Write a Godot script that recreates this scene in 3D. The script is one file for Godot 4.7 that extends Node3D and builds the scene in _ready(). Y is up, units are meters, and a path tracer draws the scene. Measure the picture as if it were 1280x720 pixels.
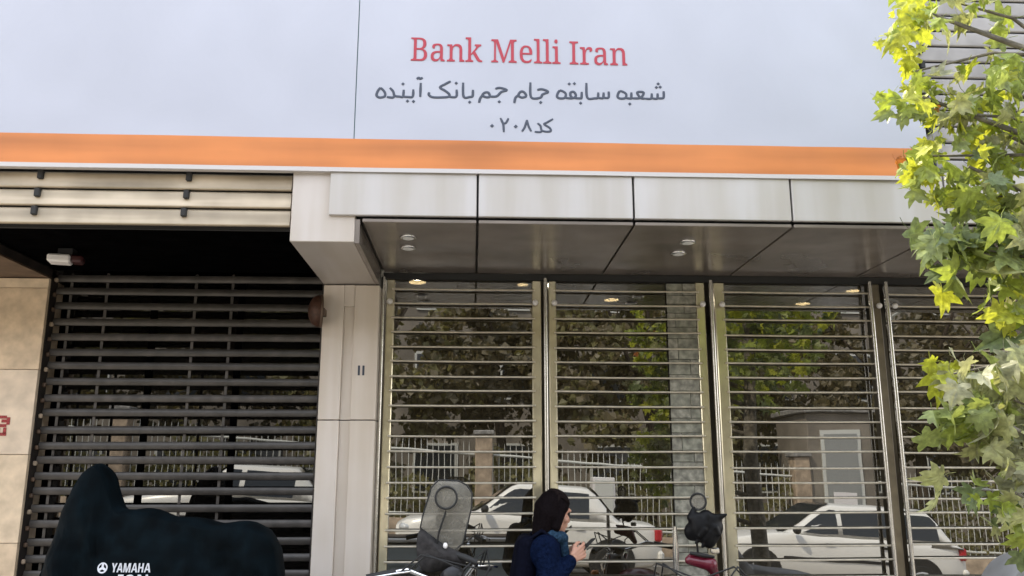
extends Node3D
# A shuttered bank front in a sloping street. x runs along the front, y up, z from the shop windows (0) towards the street. Metres.

const SLOPE := -0.067          # the street falls towards +x
var rng := RandomNumberGenerator.new()
var M := {}
var tex := {}
var taken := {}

func gy(x: float) -> float: return SLOPE * x

# ---------------------------------------------------------------- mesh builder
class MB:
	var v := PackedVector3Array()
	var n := PackedVector3Array()
	var u := PackedVector2Array()
	var c := PackedColorArray()
	var i := PackedInt32Array()
	var col := Color(1, 1, 1)
	func add(p: Vector3, nn: Vector3, uv := Vector2.ZERO) -> int:
		v.append(p); n.append(nn); u.append(uv); c.append(col)
		return v.size() - 1
	func tri(a: Vector3, b: Vector3, d: Vector3) -> void:      # counter-clockwise seen from outside
		var nn := (b - a).cross(d - a).normalized()
		var k := v.size()
		add(a, nn); add(b, nn); add(d, nn)
		i.append_array([k, k + 2, k + 1])
	func quad(a: Vector3, b: Vector3, d: Vector3, e: Vector3) -> void:
		var nn := (d - a).cross(e - b).normalized()
		var k := v.size()
		add(a, nn, Vector2(0, 1)); add(b, nn, Vector2(1, 1)); add(d, nn, Vector2(1, 0)); add(e, nn, Vector2(0, 0))
		i.append_array([k, k + 2, k + 1, k, k + 3, k + 2])
	func box(p: Vector3, s: Vector3, bv := 0.0, B := Basis()) -> MB:   # centre, size, chamfer
		var h := s * 0.5
		var b := minf(bv, minf(h.x, minf(h.y, h.z)) * 0.9)
		var P := func(x: float, y: float, z: float) -> Vector3: return p + B * Vector3(x, y, z)
		for ax in 3:
			for sg in [-1.0, 1.0]:
				var e := [Vector3(), Vector3(), Vector3()]
				e[ax][ax] = 1.0
				var a1 := (ax + 1) % 3
				var a2 := (ax + 2) % 3
				var q := []
				for w in [[-1, -1], [1, -1], [1, 1], [-1, 1]]:
					var t := Vector3()
					t[ax] = h[ax] * sg
					t[a1] = (h[a1] - b) * w[0]
					t[a2] = (h[a2] - b) * w[1]
					q.append(p + B * t)
				if sg > 0: quad(q[0], q[1], q[2], q[3])
				else: quad(q[3], q[2], q[1], q[0])
		if b > 0.0:
			for ax in 3:                                     # chamfered edges along ax
				var a1 := (ax + 1) % 3
				var a2 := (ax + 2) % 3
				for s1 in [-1.0, 1.0]:
					for s2 in [-1.0, 1.0]:
						var q := []
						for w in [[-1, 0], [1, 0], [1, 1], [-1, 1]]:
							var t := Vector3()
							t[ax] = (h[ax] - b) * w[0]
							t[a1] = s1 * (h[a1] - (b if w[1] == 1 else 0.0))
							t[a2] = s2 * (h[a2] - (0.0 if w[1] == 1 else b))
							q.append(p + B * t)
						if s1 * s2 > 0: quad(q[0], q[1], q[2], q[3])
						else: quad(q[3], q[2], q[1], q[0])
			for sx in [-1.0, 1.0]:
				for sy in [-1.0, 1.0]:
					for sz in [-1.0, 1.0]:
						var a: Vector3 = P.call(sx * h.x, sy * (h.y - b), sz * (h.z - b))
						var d: Vector3 = P.call(sx * (h.x - b), sy * h.y, sz * (h.z - b))
						var e: Vector3 = P.call(sx * (h.x - b), sy * (h.y - b), sz * h.z)
						if sx * sy * sz > 0: tri(a, d, e)
						else: tri(a, e, d)
		return self
	func span(x0: float, x1: float, y0: float, y1: float, z0: float, z1: float, bv := 0.0) -> MB:
		return box(Vector3(x0 + x1, y0 + y1, z0 + z1) * 0.5, Vector3(absf(x1 - x0), absf(y1 - y0), absf(z1 - z0)), bv)
	func rings(R: Array, closed := true, capped := true) -> MB:   # R: rows of points, each row runs counter-clockwise seen from the end of the loft
		var base := v.size()
		var m: int = R[0].size()
		for row in R.size():
			for k in m:
				var a: Vector3 = R[row][(k + 1) % m] if closed or k < m - 1 else R[row][k]
				var b: Vector3 = R[row][(k - 1 + m) % m] if closed or k > 0 else R[row][k]
				var f: Vector3 = R[mini(row + 1, R.size() - 1)][k]
				var g: Vector3 = R[maxi(row - 1, 0)][k]
				var nn := (a - b).cross(f - g)
				add(R[row][k], nn.normalized() if nn.length() > 1e-12 else Vector3.UP, Vector2(float(k) / m, row))
		for row in R.size() - 1:
			for k in (m if closed else m - 1):
				var a := base + row * m + k
				var b := base + row * m + (k + 1) % m
				i.append_array([a, b + m, b, a, a + m, b + m])
		if capped:
			for e in [0, R.size() - 1]:
				var mid := Vector3()
				for p in R[e]: mid += p
				mid /= m
				for k in m:
					if e == 0: tri(mid, R[e][(k + 1) % m], R[e][k])
					else: tri(mid, R[e][k], R[e][(k + 1) % m])
		return self
	func tube(pts: Array, rad, sides := 8, squash := 1.0) -> MB:    # rad: number or array; squash flattens in z
		var R := []
		var up := Vector3(0.13, 0.21, 0.97).normalized()
		var last := Vector3()
		for k in pts.size():
			var d: Vector3 = (pts[mini(k + 1, pts.size() - 1)] - pts[maxi(k - 1, 0)]).normalized()
			if k == 0: last = (up - d * up.dot(d)).normalized()
			else: last = (last - d * last.dot(d)).normalized()
			var o := d.cross(last)
			var r: float = rad[k] if rad is Array else rad
			var row := []
			for s in sides:
				var a := TAU * s / sides
				var off := (last * cos(a) + o * sin(a)) * r
				off.z *= squash
				row.append(pts[k] + off)
			R.append(row)
		return rings(R)
	func lathe(at: Vector3, prof: Array, seg := 20, B := Basis()) -> MB:   # prof of (radius, height) from low to high
		var R := []
		for p in prof:
			var row := []
			for s in seg:
				var a := -TAU * s / seg
				row.append(at + B * Vector3(p.x * cos(a), p.y, p.x * sin(a)))
			R.append(row)
		return rings(R)
	func ball(p: Vector3, r: Vector3, seg := 12) -> MB:
		var R := []
		for k in range(1, 8):
			var t := PI * k / 8
			var row := []
			for s in seg:
				var a := -TAU * s / seg
				row.append(p + Vector3(r.x * sin(t) * cos(a), -r.y * cos(t), r.z * sin(t) * sin(a)))
			R.append(row)
		return rings(R)
	func slab(pts: Array, z0: float, z1: float, bulge := 0.0, mid := Vector2.INF) -> MB:   # outline in x, y (counter-clockwise) with thickness; bulge lifts the middle of the front
		var m := Vector2()
		for p in pts: m += p
		m /= pts.size()
		if mid != Vector2.INF: m = mid
		for k in pts.size():
			var a: Vector2 = pts[k]
			var b: Vector2 = pts[(k + 1) % pts.size()]
			var f := Vector3(m.x, m.y, z1 + bulge)
			if bulge != 0.0:
				var a2 := a.lerp(m, 0.3)
				var b2 := b.lerp(m, 0.3)
				tri(f, Vector3(a2.x, a2.y, z1 + bulge * 0.8), Vector3(b2.x, b2.y, z1 + bulge * 0.8))
				quad(Vector3(a.x, a.y, z1), Vector3(b.x, b.y, z1), Vector3(b2.x, b2.y, z1 + bulge * 0.8), Vector3(a2.x, a2.y, z1 + bulge * 0.8))
			else:
				tri(f, Vector3(a.x, a.y, z1), Vector3(b.x, b.y, z1))
			tri(Vector3(m.x, m.y, z0), Vector3(b.x, b.y, z0), Vector3(a.x, a.y, z0))
			quad(Vector3(a.x, a.y, z0), Vector3(b.x, b.y, z0), Vector3(b.x, b.y, z1), Vector3(a.x, a.y, z1))
		return self
	func pillow(pts: Array, z: float, th: float, bulge: float) -> MB:   # a cushioned panel of that outline, smooth front
		var m := Vector2()
		for p in pts: m += p
		m /= pts.size()
		var fine := []
		for k in pts.size():
			for q in 4: fine.append((pts[k] as Vector2).cubic_interpolate(pts[(k + 1) % pts.size()], pts[(k - 1 + pts.size()) % pts.size()], pts[(k + 2) % pts.size()], q / 4.0))
		var Q := []
		for w in [[0.15, -th * 0.8], [0.9, -th], [1.0, -th * 0.4], [1.0, 0.0], [0.97, 0.10 * bulge], [0.85, 0.32 * bulge], [0.65, 0.62 * bulge], [0.4, 0.87 * bulge], [0.15, 0.98 * bulge]]:
			var row := []
			for p in fine:
				var d: Vector2 = m + (p - m) * w[0]
				row.append(Vector3(d.x, d.y, z + w[1] + 0.012 * bulge / 0.04 * sin(d.x * 60.0 + d.y * 25.0) * clampf(w[1] / bulge, 0, 1) * 0.3))
			Q.append(row)
		return rings(Q)
	func sheet(nx: int, ny: int, f: Callable) -> MB:      # f(s, t) gives the point; s to the right, t upwards seen from the front
		var base := v.size()
		for y in ny + 1:
			for x in nx + 1:
				var s := float(x) / nx
				var t := float(y) / ny
				var p: Vector3 = f.call(s, t)
				var nn: Vector3 = (f.call(s + 0.004, t) - f.call(s - 0.004, t)).cross(f.call(s, t + 0.004) - f.call(s, t - 0.004))
				add(p, nn.normalized(), Vector2(s, 1.0 - t))
		for y in ny:
			for x in nx:
				var a := base + y * (nx + 1) + x
				i.append_array([a, a + nx + 2, a + 1, a, a + nx + 1, a + nx + 2])
		return self
	func quad_strip(x0: float, x1: float) -> MB:          # a low wall that follows the slope
		var R := []
		for x in [x0, x1]:
			var g: float = -0.067 * x
			R.append([Vector3(x, g - 0.2, 13.98), Vector3(x, g + 0.5, 13.98), Vector3(x, g + 0.5, 14.22), Vector3(x, g - 0.2, 14.22)])
		return rings(R)
	func mesh() -> ArrayMesh:
		var arr := []
		arr.resize(Mesh.ARRAY_MAX)
		arr[Mesh.ARRAY_VERTEX] = v; arr[Mesh.ARRAY_NORMAL] = n; arr[Mesh.ARRAY_TEX_UV] = u; arr[Mesh.ARRAY_COLOR] = c; arr[Mesh.ARRAY_INDEX] = i
		var am := ArrayMesh.new()
		am.add_surface_from_arrays(Mesh.PRIMITIVE_TRIANGLES, arr)
		return am
	# smooth union of capsules and ellipsoids, meshed as surface nets
	func nets(prims: Array, cell: float, k: float) -> MB:
		var lo := Vector3.ONE * 1e9
		var hi := -lo
		for p in prims:
			if p.get("cut", false): continue
			var b: AABB = MB.reach(p)
			lo = lo.min(b.position); hi = hi.max(b.end)
		lo -= Vector3.ONE * (cell * 2 + k * 0.3); hi += Vector3.ONE * (cell * 2 + k * 0.3)
		var N := Vector3i(((hi - lo) / cell).ceil()) + Vector3i.ONE
		var f := PackedFloat32Array()
		f.resize(N.x * N.y * N.z)
		f.fill(1.0)
		for p in prims:
			var cut: bool = p.get("cut", false)
			var kk: float = p.get("k", k)
			var b: AABB = MB.reach(p).grow(kk + cell * 2)
			var l := Vector3i(((b.position - lo) / cell).floor()).clamp(Vector3i.ZERO, N - Vector3i.ONE)
			var h := Vector3i(((b.end - lo) / cell).ceil()).clamp(Vector3i.ZERO, N - Vector3i.ONE)
			var caps: bool = p.has("a")
			var A: Vector3 = p.a if caps else p.p
			var ab: Vector3 = p.b - p.a if caps else Vector3.ZERO
			var L := maxf(ab.length_squared(), 1e-9)
			var ra: float = p.ra if caps else 0.0
			var rb: float = p.rb if caps else 0.0
			var r: Vector3 = Vector3.ONE if caps else p.r
			var inv: Basis = p.get("B", Basis()).transposed()
			var rm := minf(r.x, minf(r.y, r.z))
			for z in range(l.z, h.z + 1):
				for y in range(l.y, h.y + 1):
					var at := (z * N.y + y) * N.x
					for x in range(l.x, h.x + 1):
						var q := lo + Vector3(x, y, z) * cell - A
						var d: float
						if caps:
							var t := clampf(q.dot(ab) / L, 0.0, 1.0)
							d = (q - ab * t).length() - lerpf(ra, rb, t)
						else:
							var e := inv * q
							var e1 := e / r
							var l1 := e1.length()
							var l2 := (e1 / r).length()
							d = l1 * (l1 - 1.0) / maxf(l2, 1e-6)
						var o := f[at + x]
						if cut:
							d = -d
							var w := maxf(kk - absf(o - d), 0.0) / kk
							f[at + x] = maxf(o, d) + w * w * kk * 0.25
						else:
							var w := maxf(kk - absf(o - d), 0.0) / kk
							f[at + x] = minf(o, d) - w * w * kk * 0.25
		var ids := {}
		var sx := 1
		var sy := N.x
		var sz := N.x * N.y
		for z in N.z - 1:
			for y in N.y - 1:
				var at := z * sz + y * sy
				for x in N.x - 1:
					var o := at + x
					var f0 := f[o]; var f1 := f[o + 1]; var f2 := f[o + sy]; var f3 := f[o + sy + 1]
					var f4 := f[o + sz]; var f5 := f[o + sz + 1]; var f6 := f[o + sz + sy]; var f7 := f[o + sz + sy + 1]
					var neg := int(f0 < 0) + int(f1 < 0) + int(f2 < 0) + int(f3 < 0) + int(f4 < 0) + int(f5 < 0) + int(f6 < 0) + int(f7 < 0)
					if neg == 0 or neg == 8: continue
					var F := [f0, f1, f2, f3, f4, f5, f6, f7]
					var s := Vector3()
					var cnt := 0
					for e in [[0, 1], [2, 3], [4, 5], [6, 7], [0, 2], [1, 3], [4, 6], [5, 7], [0, 4], [1, 5], [2, 6], [3, 7]]:
						var a: float = F[e[0]]
						var b2: float = F[e[1]]
						if (a < 0) != (b2 < 0):
							var t := a / (a - b2)
							s += Vector3(e[0] & 1, (e[0] >> 1) & 1, e[0] >> 2).lerp(Vector3(e[1] & 1, (e[1] >> 1) & 1, e[1] >> 2), t)
							cnt += 1
					s /= cnt
					var g := Vector3(f1 + f3 + f5 + f7 - f0 - f2 - f4 - f6, f2 + f3 + f6 + f7 - f0 - f1 - f4 - f5, f4 + f5 + f6 + f7 - f0 - f1 - f2 - f3)
					ids[o] = add(lo + (Vector3(x, y, z) + s) * cell, g.normalized())
		for o in ids:
			var x: int = o % N.x
			var y: int = (o / N.x) % N.y
			var z: int = o / sz
			if y > 0 and z > 0 and (f[o] < 0) != (f[o + 1] < 0): face(ids, o, o - sy, o - sy - sz, o - sz, f[o] < 0)
			if x > 0 and z > 0 and (f[o] < 0) != (f[o + sy] < 0): face(ids, o, o - sz, o - sz - 1, o - 1, f[o] < 0)
			if x > 0 and y > 0 and (f[o] < 0) != (f[o + sz] < 0): face(ids, o, o - 1, o - 1 - sy, o - sy, f[o] < 0)
		return self
	func face(ids: Dictionary, a: int, b: int, d: int, e: int, out: bool) -> void:
		if not (ids.has(a) and ids.has(b) and ids.has(d) and ids.has(e)): return
		if out: i.append_array([ids[a], ids[d], ids[b], ids[a], ids[e], ids[d]])
		else: i.append_array([ids[a], ids[b], ids[d], ids[a], ids[d], ids[e]])
	static func reach(p: Dictionary) -> AABB:
		if p.has("a"):
			var r := maxf(p.ra, p.rb)
			return AABB(p.a, Vector3.ZERO).expand(p.b).grow(r)
		var m: float = maxf(p.r.x, maxf(p.r.y, p.r.z)) if p.has("B") else 0.0
		return AABB(p.p - (Vector3.ONE * m if m > 0 else p.r), (Vector3.ONE * m if m > 0 else p.r) * 2)

func cap(a: Vector3, b: Vector3, ra: float, rb: float) -> Dictionary: return {"a": a, "b": b, "ra": ra, "rb": rb}
func ell(p: Vector3, r: Vector3) -> Dictionary: return {"p": p, "r": r}

# ---------------------------------------------------------------- nodes
func numbered(called: String) -> String:
	var k: int = taken.get(called, 0)
	taken[called] = k + 1
	return called if k == 0 else "%s_%03d" % [called, k]

func thing(called: String, label: String, category: String, at := Vector3.ZERO, group := "") -> Node3D:
	var o := Node3D.new()
	o.name = numbered(called)
	add_child(o)
	o.position = at
	o.set_meta("label", label); o.set_meta("category", category)
	if group: o.set_meta("group", group)
	return o

# commits a shape given in world coordinates as one named mesh under its thing
func obj(called: String, shape, mat: Material, parent: Node = self) -> MeshInstance3D:
	var o := MeshInstance3D.new()
	o.mesh = shape.mesh() if shape is MB else shape
	o.material_override = mat
	o.name = numbered(called) if parent == self else called
	parent.add_child(o, true)
	if parent != self and not parent is MeshInstance3D: o.position = -parent.position
	return o

func put(called: String, mesh: Mesh, mat: Material, parent: Node3D, at: Vector3, B := Basis()) -> MeshInstance3D:
	var o := MeshInstance3D.new()
	o.mesh = mesh
	o.material_override = mat
	o.name = called
	parent.add_child(o, true)
	o.transform = Transform3D(B, at - (Vector3.ZERO if parent is MeshInstance3D else parent.position))
	return o

func struct(called: String, shape: MB, mat: Material, label: String) -> MeshInstance3D:
	var o := obj(called, shape, mat)
	o.set_meta("kind", "structure"); o.set_meta("label", label)
	return o

# ---------------------------------------------------------------- materials
func noise_tex(freq: float, lo: float, stretch := false) -> NoiseTexture2D:
	var key := "%s %s" % [freq, lo]
	if tex.has(key): return tex[key]
	var f := FastNoiseLite.new()
	f.seed = 11 + tex.size()
	f.frequency = freq
	f.fractal_octaves = 4
	var t := NoiseTexture2D.new()
	t.width = 256; t.height = 256; t.seamless = true; t.noise = f
	var g := Gradient.new()
	g.offsets = PackedFloat32Array([0.1, 0.9])
	g.colors = PackedColorArray([Color(lo, lo, lo), Color(1, 1, 1)])
	t.color_ramp = g
	tex[key] = t
	return t

func wave_tex() -> NoiseTexture2D:
	var f := FastNoiseLite.new()
	f.seed = 3
	f.frequency = 0.011
	f.fractal_type = FastNoiseLite.FRACTAL_NONE
	var t := NoiseTexture2D.new()
	t.width = 512; t.height = 512; t.seamless = true; t.noise = f
	t.generate_mipmaps = false
	return t

# colour in linear light; vary: how dark the darkest blotches are
func mat(c: Color, rough: float, metal := 0.0, vary := 1.0, freq := 0.02, scale := 1.0, bump := 0.0) -> StandardMaterial3D:
	var m := StandardMaterial3D.new()
	m.albedo_color = c.linear_to_srgb()
	m.roughness = rough
	m.metallic = metal
	if vary < 1.0:
		m.albedo_texture = noise_tex(freq, vary)
		m.uv1_triplanar = true
		m.uv1_world_triplanar = true
		m.uv1_scale = Vector3.ONE * scale
	if bump > 0.0:
		m.heightmap_enabled = true
		m.heightmap_texture = noise_tex(freq, 0.0)
		m.heightmap_scale = bump
		m.uv1_triplanar = true
		m.uv1_world_triplanar = true
		m.uv1_scale = Vector3.ONE * scale
	return m

# runs of dirt down (or along) a surface
func streak_tex(lo: float, along := false) -> ImageTexture:
	var key := "streak %s %s" % [lo, along]
	if tex.has(key): return tex[key]
	var f := FastNoiseLite.new()
	f.seed = 31 + tex.size()
	f.frequency = 0.035
	f.fractal_octaves = 4
	var g := FastNoiseLite.new()
	g.seed = 5 + tex.size()
	g.frequency = 0.012
	var im := Image.create(256, 256, false, Image.FORMAT_RGB8)
	for y in 256:
		for x in 256:
			var a := absf(x - 128.0)
			var b := absf(y - 128.0)
			var q := f.get_noise_2d(a * 1.6, b * 0.10) if not along else f.get_noise_2d(a * 0.10, b * 1.6)
			var w := clampf(0.62 + 0.75 * q + 0.45 * g.get_noise_2d(a, b), 0.0, 1.0)
			var v := lerpf(lo, 1.0, w)
			im.set_pixel(x, y, Color(v, v * lerpf(0.985, 1.0, w), v * lerpf(0.95, 1.0, w)))
	tex[key] = ImageTexture.create_from_image(im)
	return tex[key]

func streaked(m: StandardMaterial3D, lo: float, scale := 0.4, along := false) -> StandardMaterial3D:
	m.albedo_texture = streak_tex(lo, along)
	m.uv1_triplanar = true
	m.uv1_world_triplanar = true
	m.uv1_scale = Vector3.ONE * scale
	return m

func glow(c: Color, energy: float) -> StandardMaterial3D:
	var m := StandardMaterial3D.new()
	m.albedo_color = Color(0.8, 0.8, 0.8)
	m.emission_enabled = true
	m.emission = c
	m.emission_energy_multiplier = energy
	return m

func leaf_mat(c: Color, through: Color) -> StandardMaterial3D:
	var m := mat(c, 0.5)
	m.backlight_enabled = true
	m.backlight = through.linear_to_srgb()
	return m

func mottled_leaf(c: Color, through: float) -> StandardMaterial3D:
	var m := mat(c, 0.45, 0.0, 0.62, 0.02, 7.0)
	m.backlight_enabled = true
	m.backlight = (Color(1.0, 1.0, 0.6) * (2.0 * through)).linear_to_srgb()
	return m

func materials() -> void:
	M.banner = mat(Color(0.435, 0.455, 0.53), 0.6, 0.0, 0.95, 0.006, 0.4)
	M.orange = streaked(mat(Color(0.60, 0.205, 0.052), 0.5), 0.80, 0.35, true)
	M.margin = mat(Color(0.50, 0.48, 0.475), 0.5)
	M.red_ink = mat(Color(0.36, 0.028, 0.048), 0.6)
	M.dark_ink = mat(Color(0.045, 0.056, 0.085), 0.6)
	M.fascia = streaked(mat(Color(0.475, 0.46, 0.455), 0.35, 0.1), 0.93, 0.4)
	M.clad = streaked(mat(Color(0.66, 0.595, 0.535), 0.4, 0.05), 0.93, 0.4)
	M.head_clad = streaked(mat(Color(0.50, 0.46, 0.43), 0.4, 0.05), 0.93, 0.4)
	M.gap = mat(Color(0.02, 0.02, 0.02), 0.8)
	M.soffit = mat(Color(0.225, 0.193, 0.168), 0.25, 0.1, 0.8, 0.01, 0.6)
	M.black = mat(Color(0.0022, 0.0022, 0.0025), 0.9, 0.0, 0.7, 0.02, 1.0)
	M.black.metallic_specular = 0.05
	M.louvre = streaked(mat(Color(0.60, 0.51, 0.385), 0.5, 0.1), 0.55, 0.5, true)
	M.louvre_grey = mat(Color(0.34, 0.32, 0.31), 0.5, 0.1, 0.8, 0.012, 0.9)
	M.stone = mat(Color(0.68, 0.54, 0.38), 0.5, 0.0, 0.86, 0.02, 1.3)
	M.stone_light = mat(Color(0.70, 0.57, 0.43), 0.5, 0.0, 0.87, 0.02, 1.1)
	M.stone_warm = mat(Color(0.66, 0.51, 0.35), 0.5, 0.0, 0.85, 0.02, 1.5)
	M.brown = mat(Color(0.13, 0.08, 0.05), 0.5, 0.0, 0.7, 0.02, 1.0)
	M.dark_brown = mat(Color(0.03, 0.022, 0.018), 0.6, 0.0, 0.7, 0.02, 1.0)
	M.slat = mat(Color(0.072, 0.065, 0.059), 0.42, 0.2, 0.75, 0.02, 1.2)
	M.slat_worn = mat(Color(0.090, 0.080, 0.072), 0.5, 0.2, 0.7, 0.02, 1.4)
	M.steel = mat(Color(0.62, 0.60, 0.56), 0.22, 0.9, 0.9, 0.02, 2.0)
	M.rod = mat(Color(0.64, 0.58, 0.47), 0.35, 0.15, 0.85, 0.02, 2.0)
	M.gold = mat(Color(0.74, 0.68, 0.50), 0.2, 0.72, 0.9, 0.015, 1.5)
	M.gold_dark = mat(Color(0.20, 0.17, 0.12), 0.35, 0.6, 0.85, 0.015, 1.5)
	M.pier = mat(Color(0.33, 0.33, 0.27), 0.55, 0.0, 0.62, 0.03, 1.6)
	M.pier_pale = mat(Color(0.38, 0.37, 0.31), 0.55, 0.0, 0.6, 0.03, 1.9)
	M.white_plastic = mat(Color(0.75, 0.73, 0.72), 0.35)
	M.red_plastic = mat(Color(0.035, 0.006, 0.007), 0.4)
	M.rust = mat(Color(0.10, 0.042, 0.024), 0.55, 0.2, 0.6, 0.03, 3.0)
	M.asphalt = mat(Color(0.37, 0.33, 0.275), 0.9, 0.0, 0.6, 0.05, 0.8, 0.3)
	M.paving = mat(Color(0.46, 0.41, 0.345), 0.8, 0.0, 0.65, 0.03, 0.7)
	M.paving_b = mat(Color(0.25, 0.235, 0.21), 0.8, 0.0, 0.65, 0.03, 0.9)
	M.kerb = mat(Color(0.36, 0.35, 0.33), 0.8, 0.0, 0.7, 0.03, 0.9)
	M.soil = mat(Color(0.10, 0.075, 0.05), 0.95, 0.0, 0.6, 0.05, 0.8)
	M.room = mat(Color(0.10, 0.095, 0.085), 0.7, 0.0, 0.8, 0.01, 0.5)
	M.lit = glow(Color(1.0, 0.95, 0.85), 60.0)
	M.lens = mat(Color(0.8, 0.8, 0.78), 0.3)
	M.bark = mat(Color(0.12, 0.09, 0.065), 0.9, 0.0, 0.5, 0.05, 2.0, 0.6)
	M.bark_pale = mat(Color(0.25, 0.225, 0.18), 0.9, 0.0, 0.5, 0.04, 1.5, 0.4)
	M.white_iron = mat(Color(0.58, 0.59, 0.55), 0.5)
	M.tan = mat(Color(0.50, 0.39, 0.28), 0.8, 0.0, 0.75, 0.02, 0.8)
	M.wall_far = mat(Color(0.26, 0.23, 0.19), 0.85, 0.0, 0.8, 0.01, 0.3)
	M.far_glass = mat(Color(0.02, 0.025, 0.03), 0.08)
	M.cover = mat(Color(0.0024, 0.0062, 0.0088), 0.8, 0.0, 0.5, 0.02, 1.2)
	M.cover.metallic_specular = 0.16
	M.silver_cover = mat(Color(0.22, 0.22, 0.22), 0.5, 0.1, 0.8, 0.02, 1.2)
	M.rubber = mat(Color(0.012, 0.012, 0.012), 0.7)
	M.dark_metal = mat(Color(0.03, 0.03, 0.032), 0.4, 0.5)
	M.chrome = mat(Color(0.75, 0.75, 0.75), 0.12, 1.0)
	M.shield = mat(Color(0.23, 0.215, 0.18, 0.60), 0.28, 0.0, 0.85, 0.03, 2.0)
	M.shield.transparency = BaseMaterial3D.TRANSPARENCY_ALPHA
	M.apron = mat(Color(0.055, 0.052, 0.052), 0.85, 0.0, 0.7, 0.03, 3.0)
	M.mirror_glass = mat(Color(0.7, 0.72, 0.72), 0.05, 1.0)
	M.red_paint = mat(Color(0.11, 0.010, 0.022), 0.25)
	M.black_bag = mat(Color(0.008, 0.008, 0.009), 0.42, 0.0, 0.7, 0.03, 3.0)
	M.white_paint = mat(Color(0.78, 0.77, 0.72), 0.25)
	M.white_paint.clearcoat_enabled = true
	M.blue_paint = mat(Color(0.42, 0.50, 0.53), 0.4)
	M.blue_paint.clearcoat_enabled = true
	M.tail = mat(Color(0.45, 0.02, 0.03), 0.2)
	M.head_lens = mat(Color(0.6, 0.62, 0.62), 0.1, 0.3)
	M.skin = mat(Color(0.50, 0.27, 0.19), 0.5)
	M.skin.subsurf_scatter_enabled = true
	M.skin.subsurf_scatter_strength = 0.1
	M.hair = mat(Color(0.010, 0.007, 0.008), 0.65, 0.0, 0.6, 0.06, 4.0)
	M.hair_sheen = mat(Color(0.013, 0.009, 0.009), 0.7)
	M.hair_sheen.metallic_specular = 0.15
	M.coat = mat(Color(0.006, 0.013, 0.042), 0.9, 0.0, 0.6, 0.05, 3.0, 0.5)
	M.scarf = mat(Color(0.035, 0.075, 0.13), 0.9, 0.0, 0.6, 0.05, 4.0, 0.5)
	M.pack = mat(Color(0.006, 0.007, 0.016), 0.7, 0.0, 0.7, 0.05, 3.0)
	M.black_bag.metallic_specular = 0.25
	for d in [M.hair, M.pack, M.coat, M.scarf, M.apron]: d.metallic_specular = 0.12
	M.eye = mat(Color(0.03, 0.02, 0.015), 0.15)
	# tinted, half-reflecting shop glass: solid panes
	M.glass = StandardMaterial3D.new()
	M.glass.albedo_color = Color(0.21, 0.19, 0.145, 0.5)
	M.glass.transparency = BaseMaterial3D.TRANSPARENCY_ALPHA
	M.glass.roughness = 0.0
	M.glass.refraction_enabled = true
	M.glass.refraction_scale = 0.15
	M.glass.heightmap_enabled = true
	M.glass.heightmap_texture = wave_tex()
	M.glass.heightmap_scale = 0.007
	M.glass.uv1_triplanar = true
	M.glass.uv1_world_triplanar = true
	M.glass.uv1_scale = Vector3.ONE * 0.7
	M.dark_glass = M.glass.duplicate()
	M.dark_glass.refraction_scale = 0.11
	M.dark_glass.albedo_color = Color(0.12, 0.11, 0.10, 0.5)
	M.far_leaves = [leaf_mat(Color(0.10, 0.082, 0.042), Color(0.16, 0.13, 0.05)), leaf_mat(Color(0.125, 0.118, 0.045), Color(0.22, 0.20, 0.06)), leaf_mat(Color(0.075, 0.066, 0.035), Color(0.10, 0.085, 0.03))]
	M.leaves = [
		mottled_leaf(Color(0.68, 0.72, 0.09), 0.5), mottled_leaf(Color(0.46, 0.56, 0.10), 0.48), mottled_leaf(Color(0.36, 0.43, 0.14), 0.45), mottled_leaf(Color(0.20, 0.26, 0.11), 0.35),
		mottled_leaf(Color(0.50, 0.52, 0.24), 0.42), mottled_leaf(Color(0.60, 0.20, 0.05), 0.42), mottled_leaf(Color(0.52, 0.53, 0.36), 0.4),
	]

# ---------------------------------------------------------------- scene
func _ready() -> void:
	rng.seed = 7
	var cam := Camera3D.new()
	cam.name = "camera"
	cam.position = Vector3(0, 1.65, 5.9)
	cam.rotation = Vector3(deg_to_rad(12.276), deg_to_rad(-2.646), 0)
	cam.fov = 37.616
	cam.near = 0.05
	cam.far = 400.0
	add_child(cam)
	cam.current = true
	var env := Environment.new()
	env.background_mode = Environment.BG_SKY
	var sky := Sky.new()
	var sm := ProceduralSkyMaterial.new()
	sm.sky_top_color = Color(0.72, 0.745, 0.79)
	sm.sky_horizon_color = Color(0.91, 0.89, 0.86)
	sm.sky_curve = 0.15
	sm.ground_bottom_color = Color(0.30, 0.28, 0.26)
	sm.ground_horizon_color = Color(0.6, 0.6, 0.6)
	sm.sky_energy_multiplier = 1.6
	sky.sky_material = sm
	env.sky = sky
	env.tonemap_mode = Environment.TONE_MAPPER_LINEAR
	env.tonemap_exposure = 1.95
	env.sdfgi_enabled = true
	env.ssao_enabled = true
	env.ssil_enabled = true
	var we := WorldEnvironment.new()
	we.name = "world_environment"
	we.environment = env
	add_child(we)
	var sun := DirectionalLight3D.new()
	sun.name = "sun"
	sun.light_color = Color(1.0, 0.95, 0.86)
	sun.light_energy = 1.6
	sun.light_angular_distance = 0.5
	sun.shadow_enabled = true
	add_child(sun)
	sun.look_at_from_position(Vector3(-4.5, 7.5, -4.0), Vector3.ZERO)

	materials()
	setting()
	shop_shell()
	louvres()
	signboard()
	canopy()
	pillar()
	left_entrance()
	shop_front()
	across_the_street()
	bikes()
	covers()
	make_person()
	street_tree()

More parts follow.
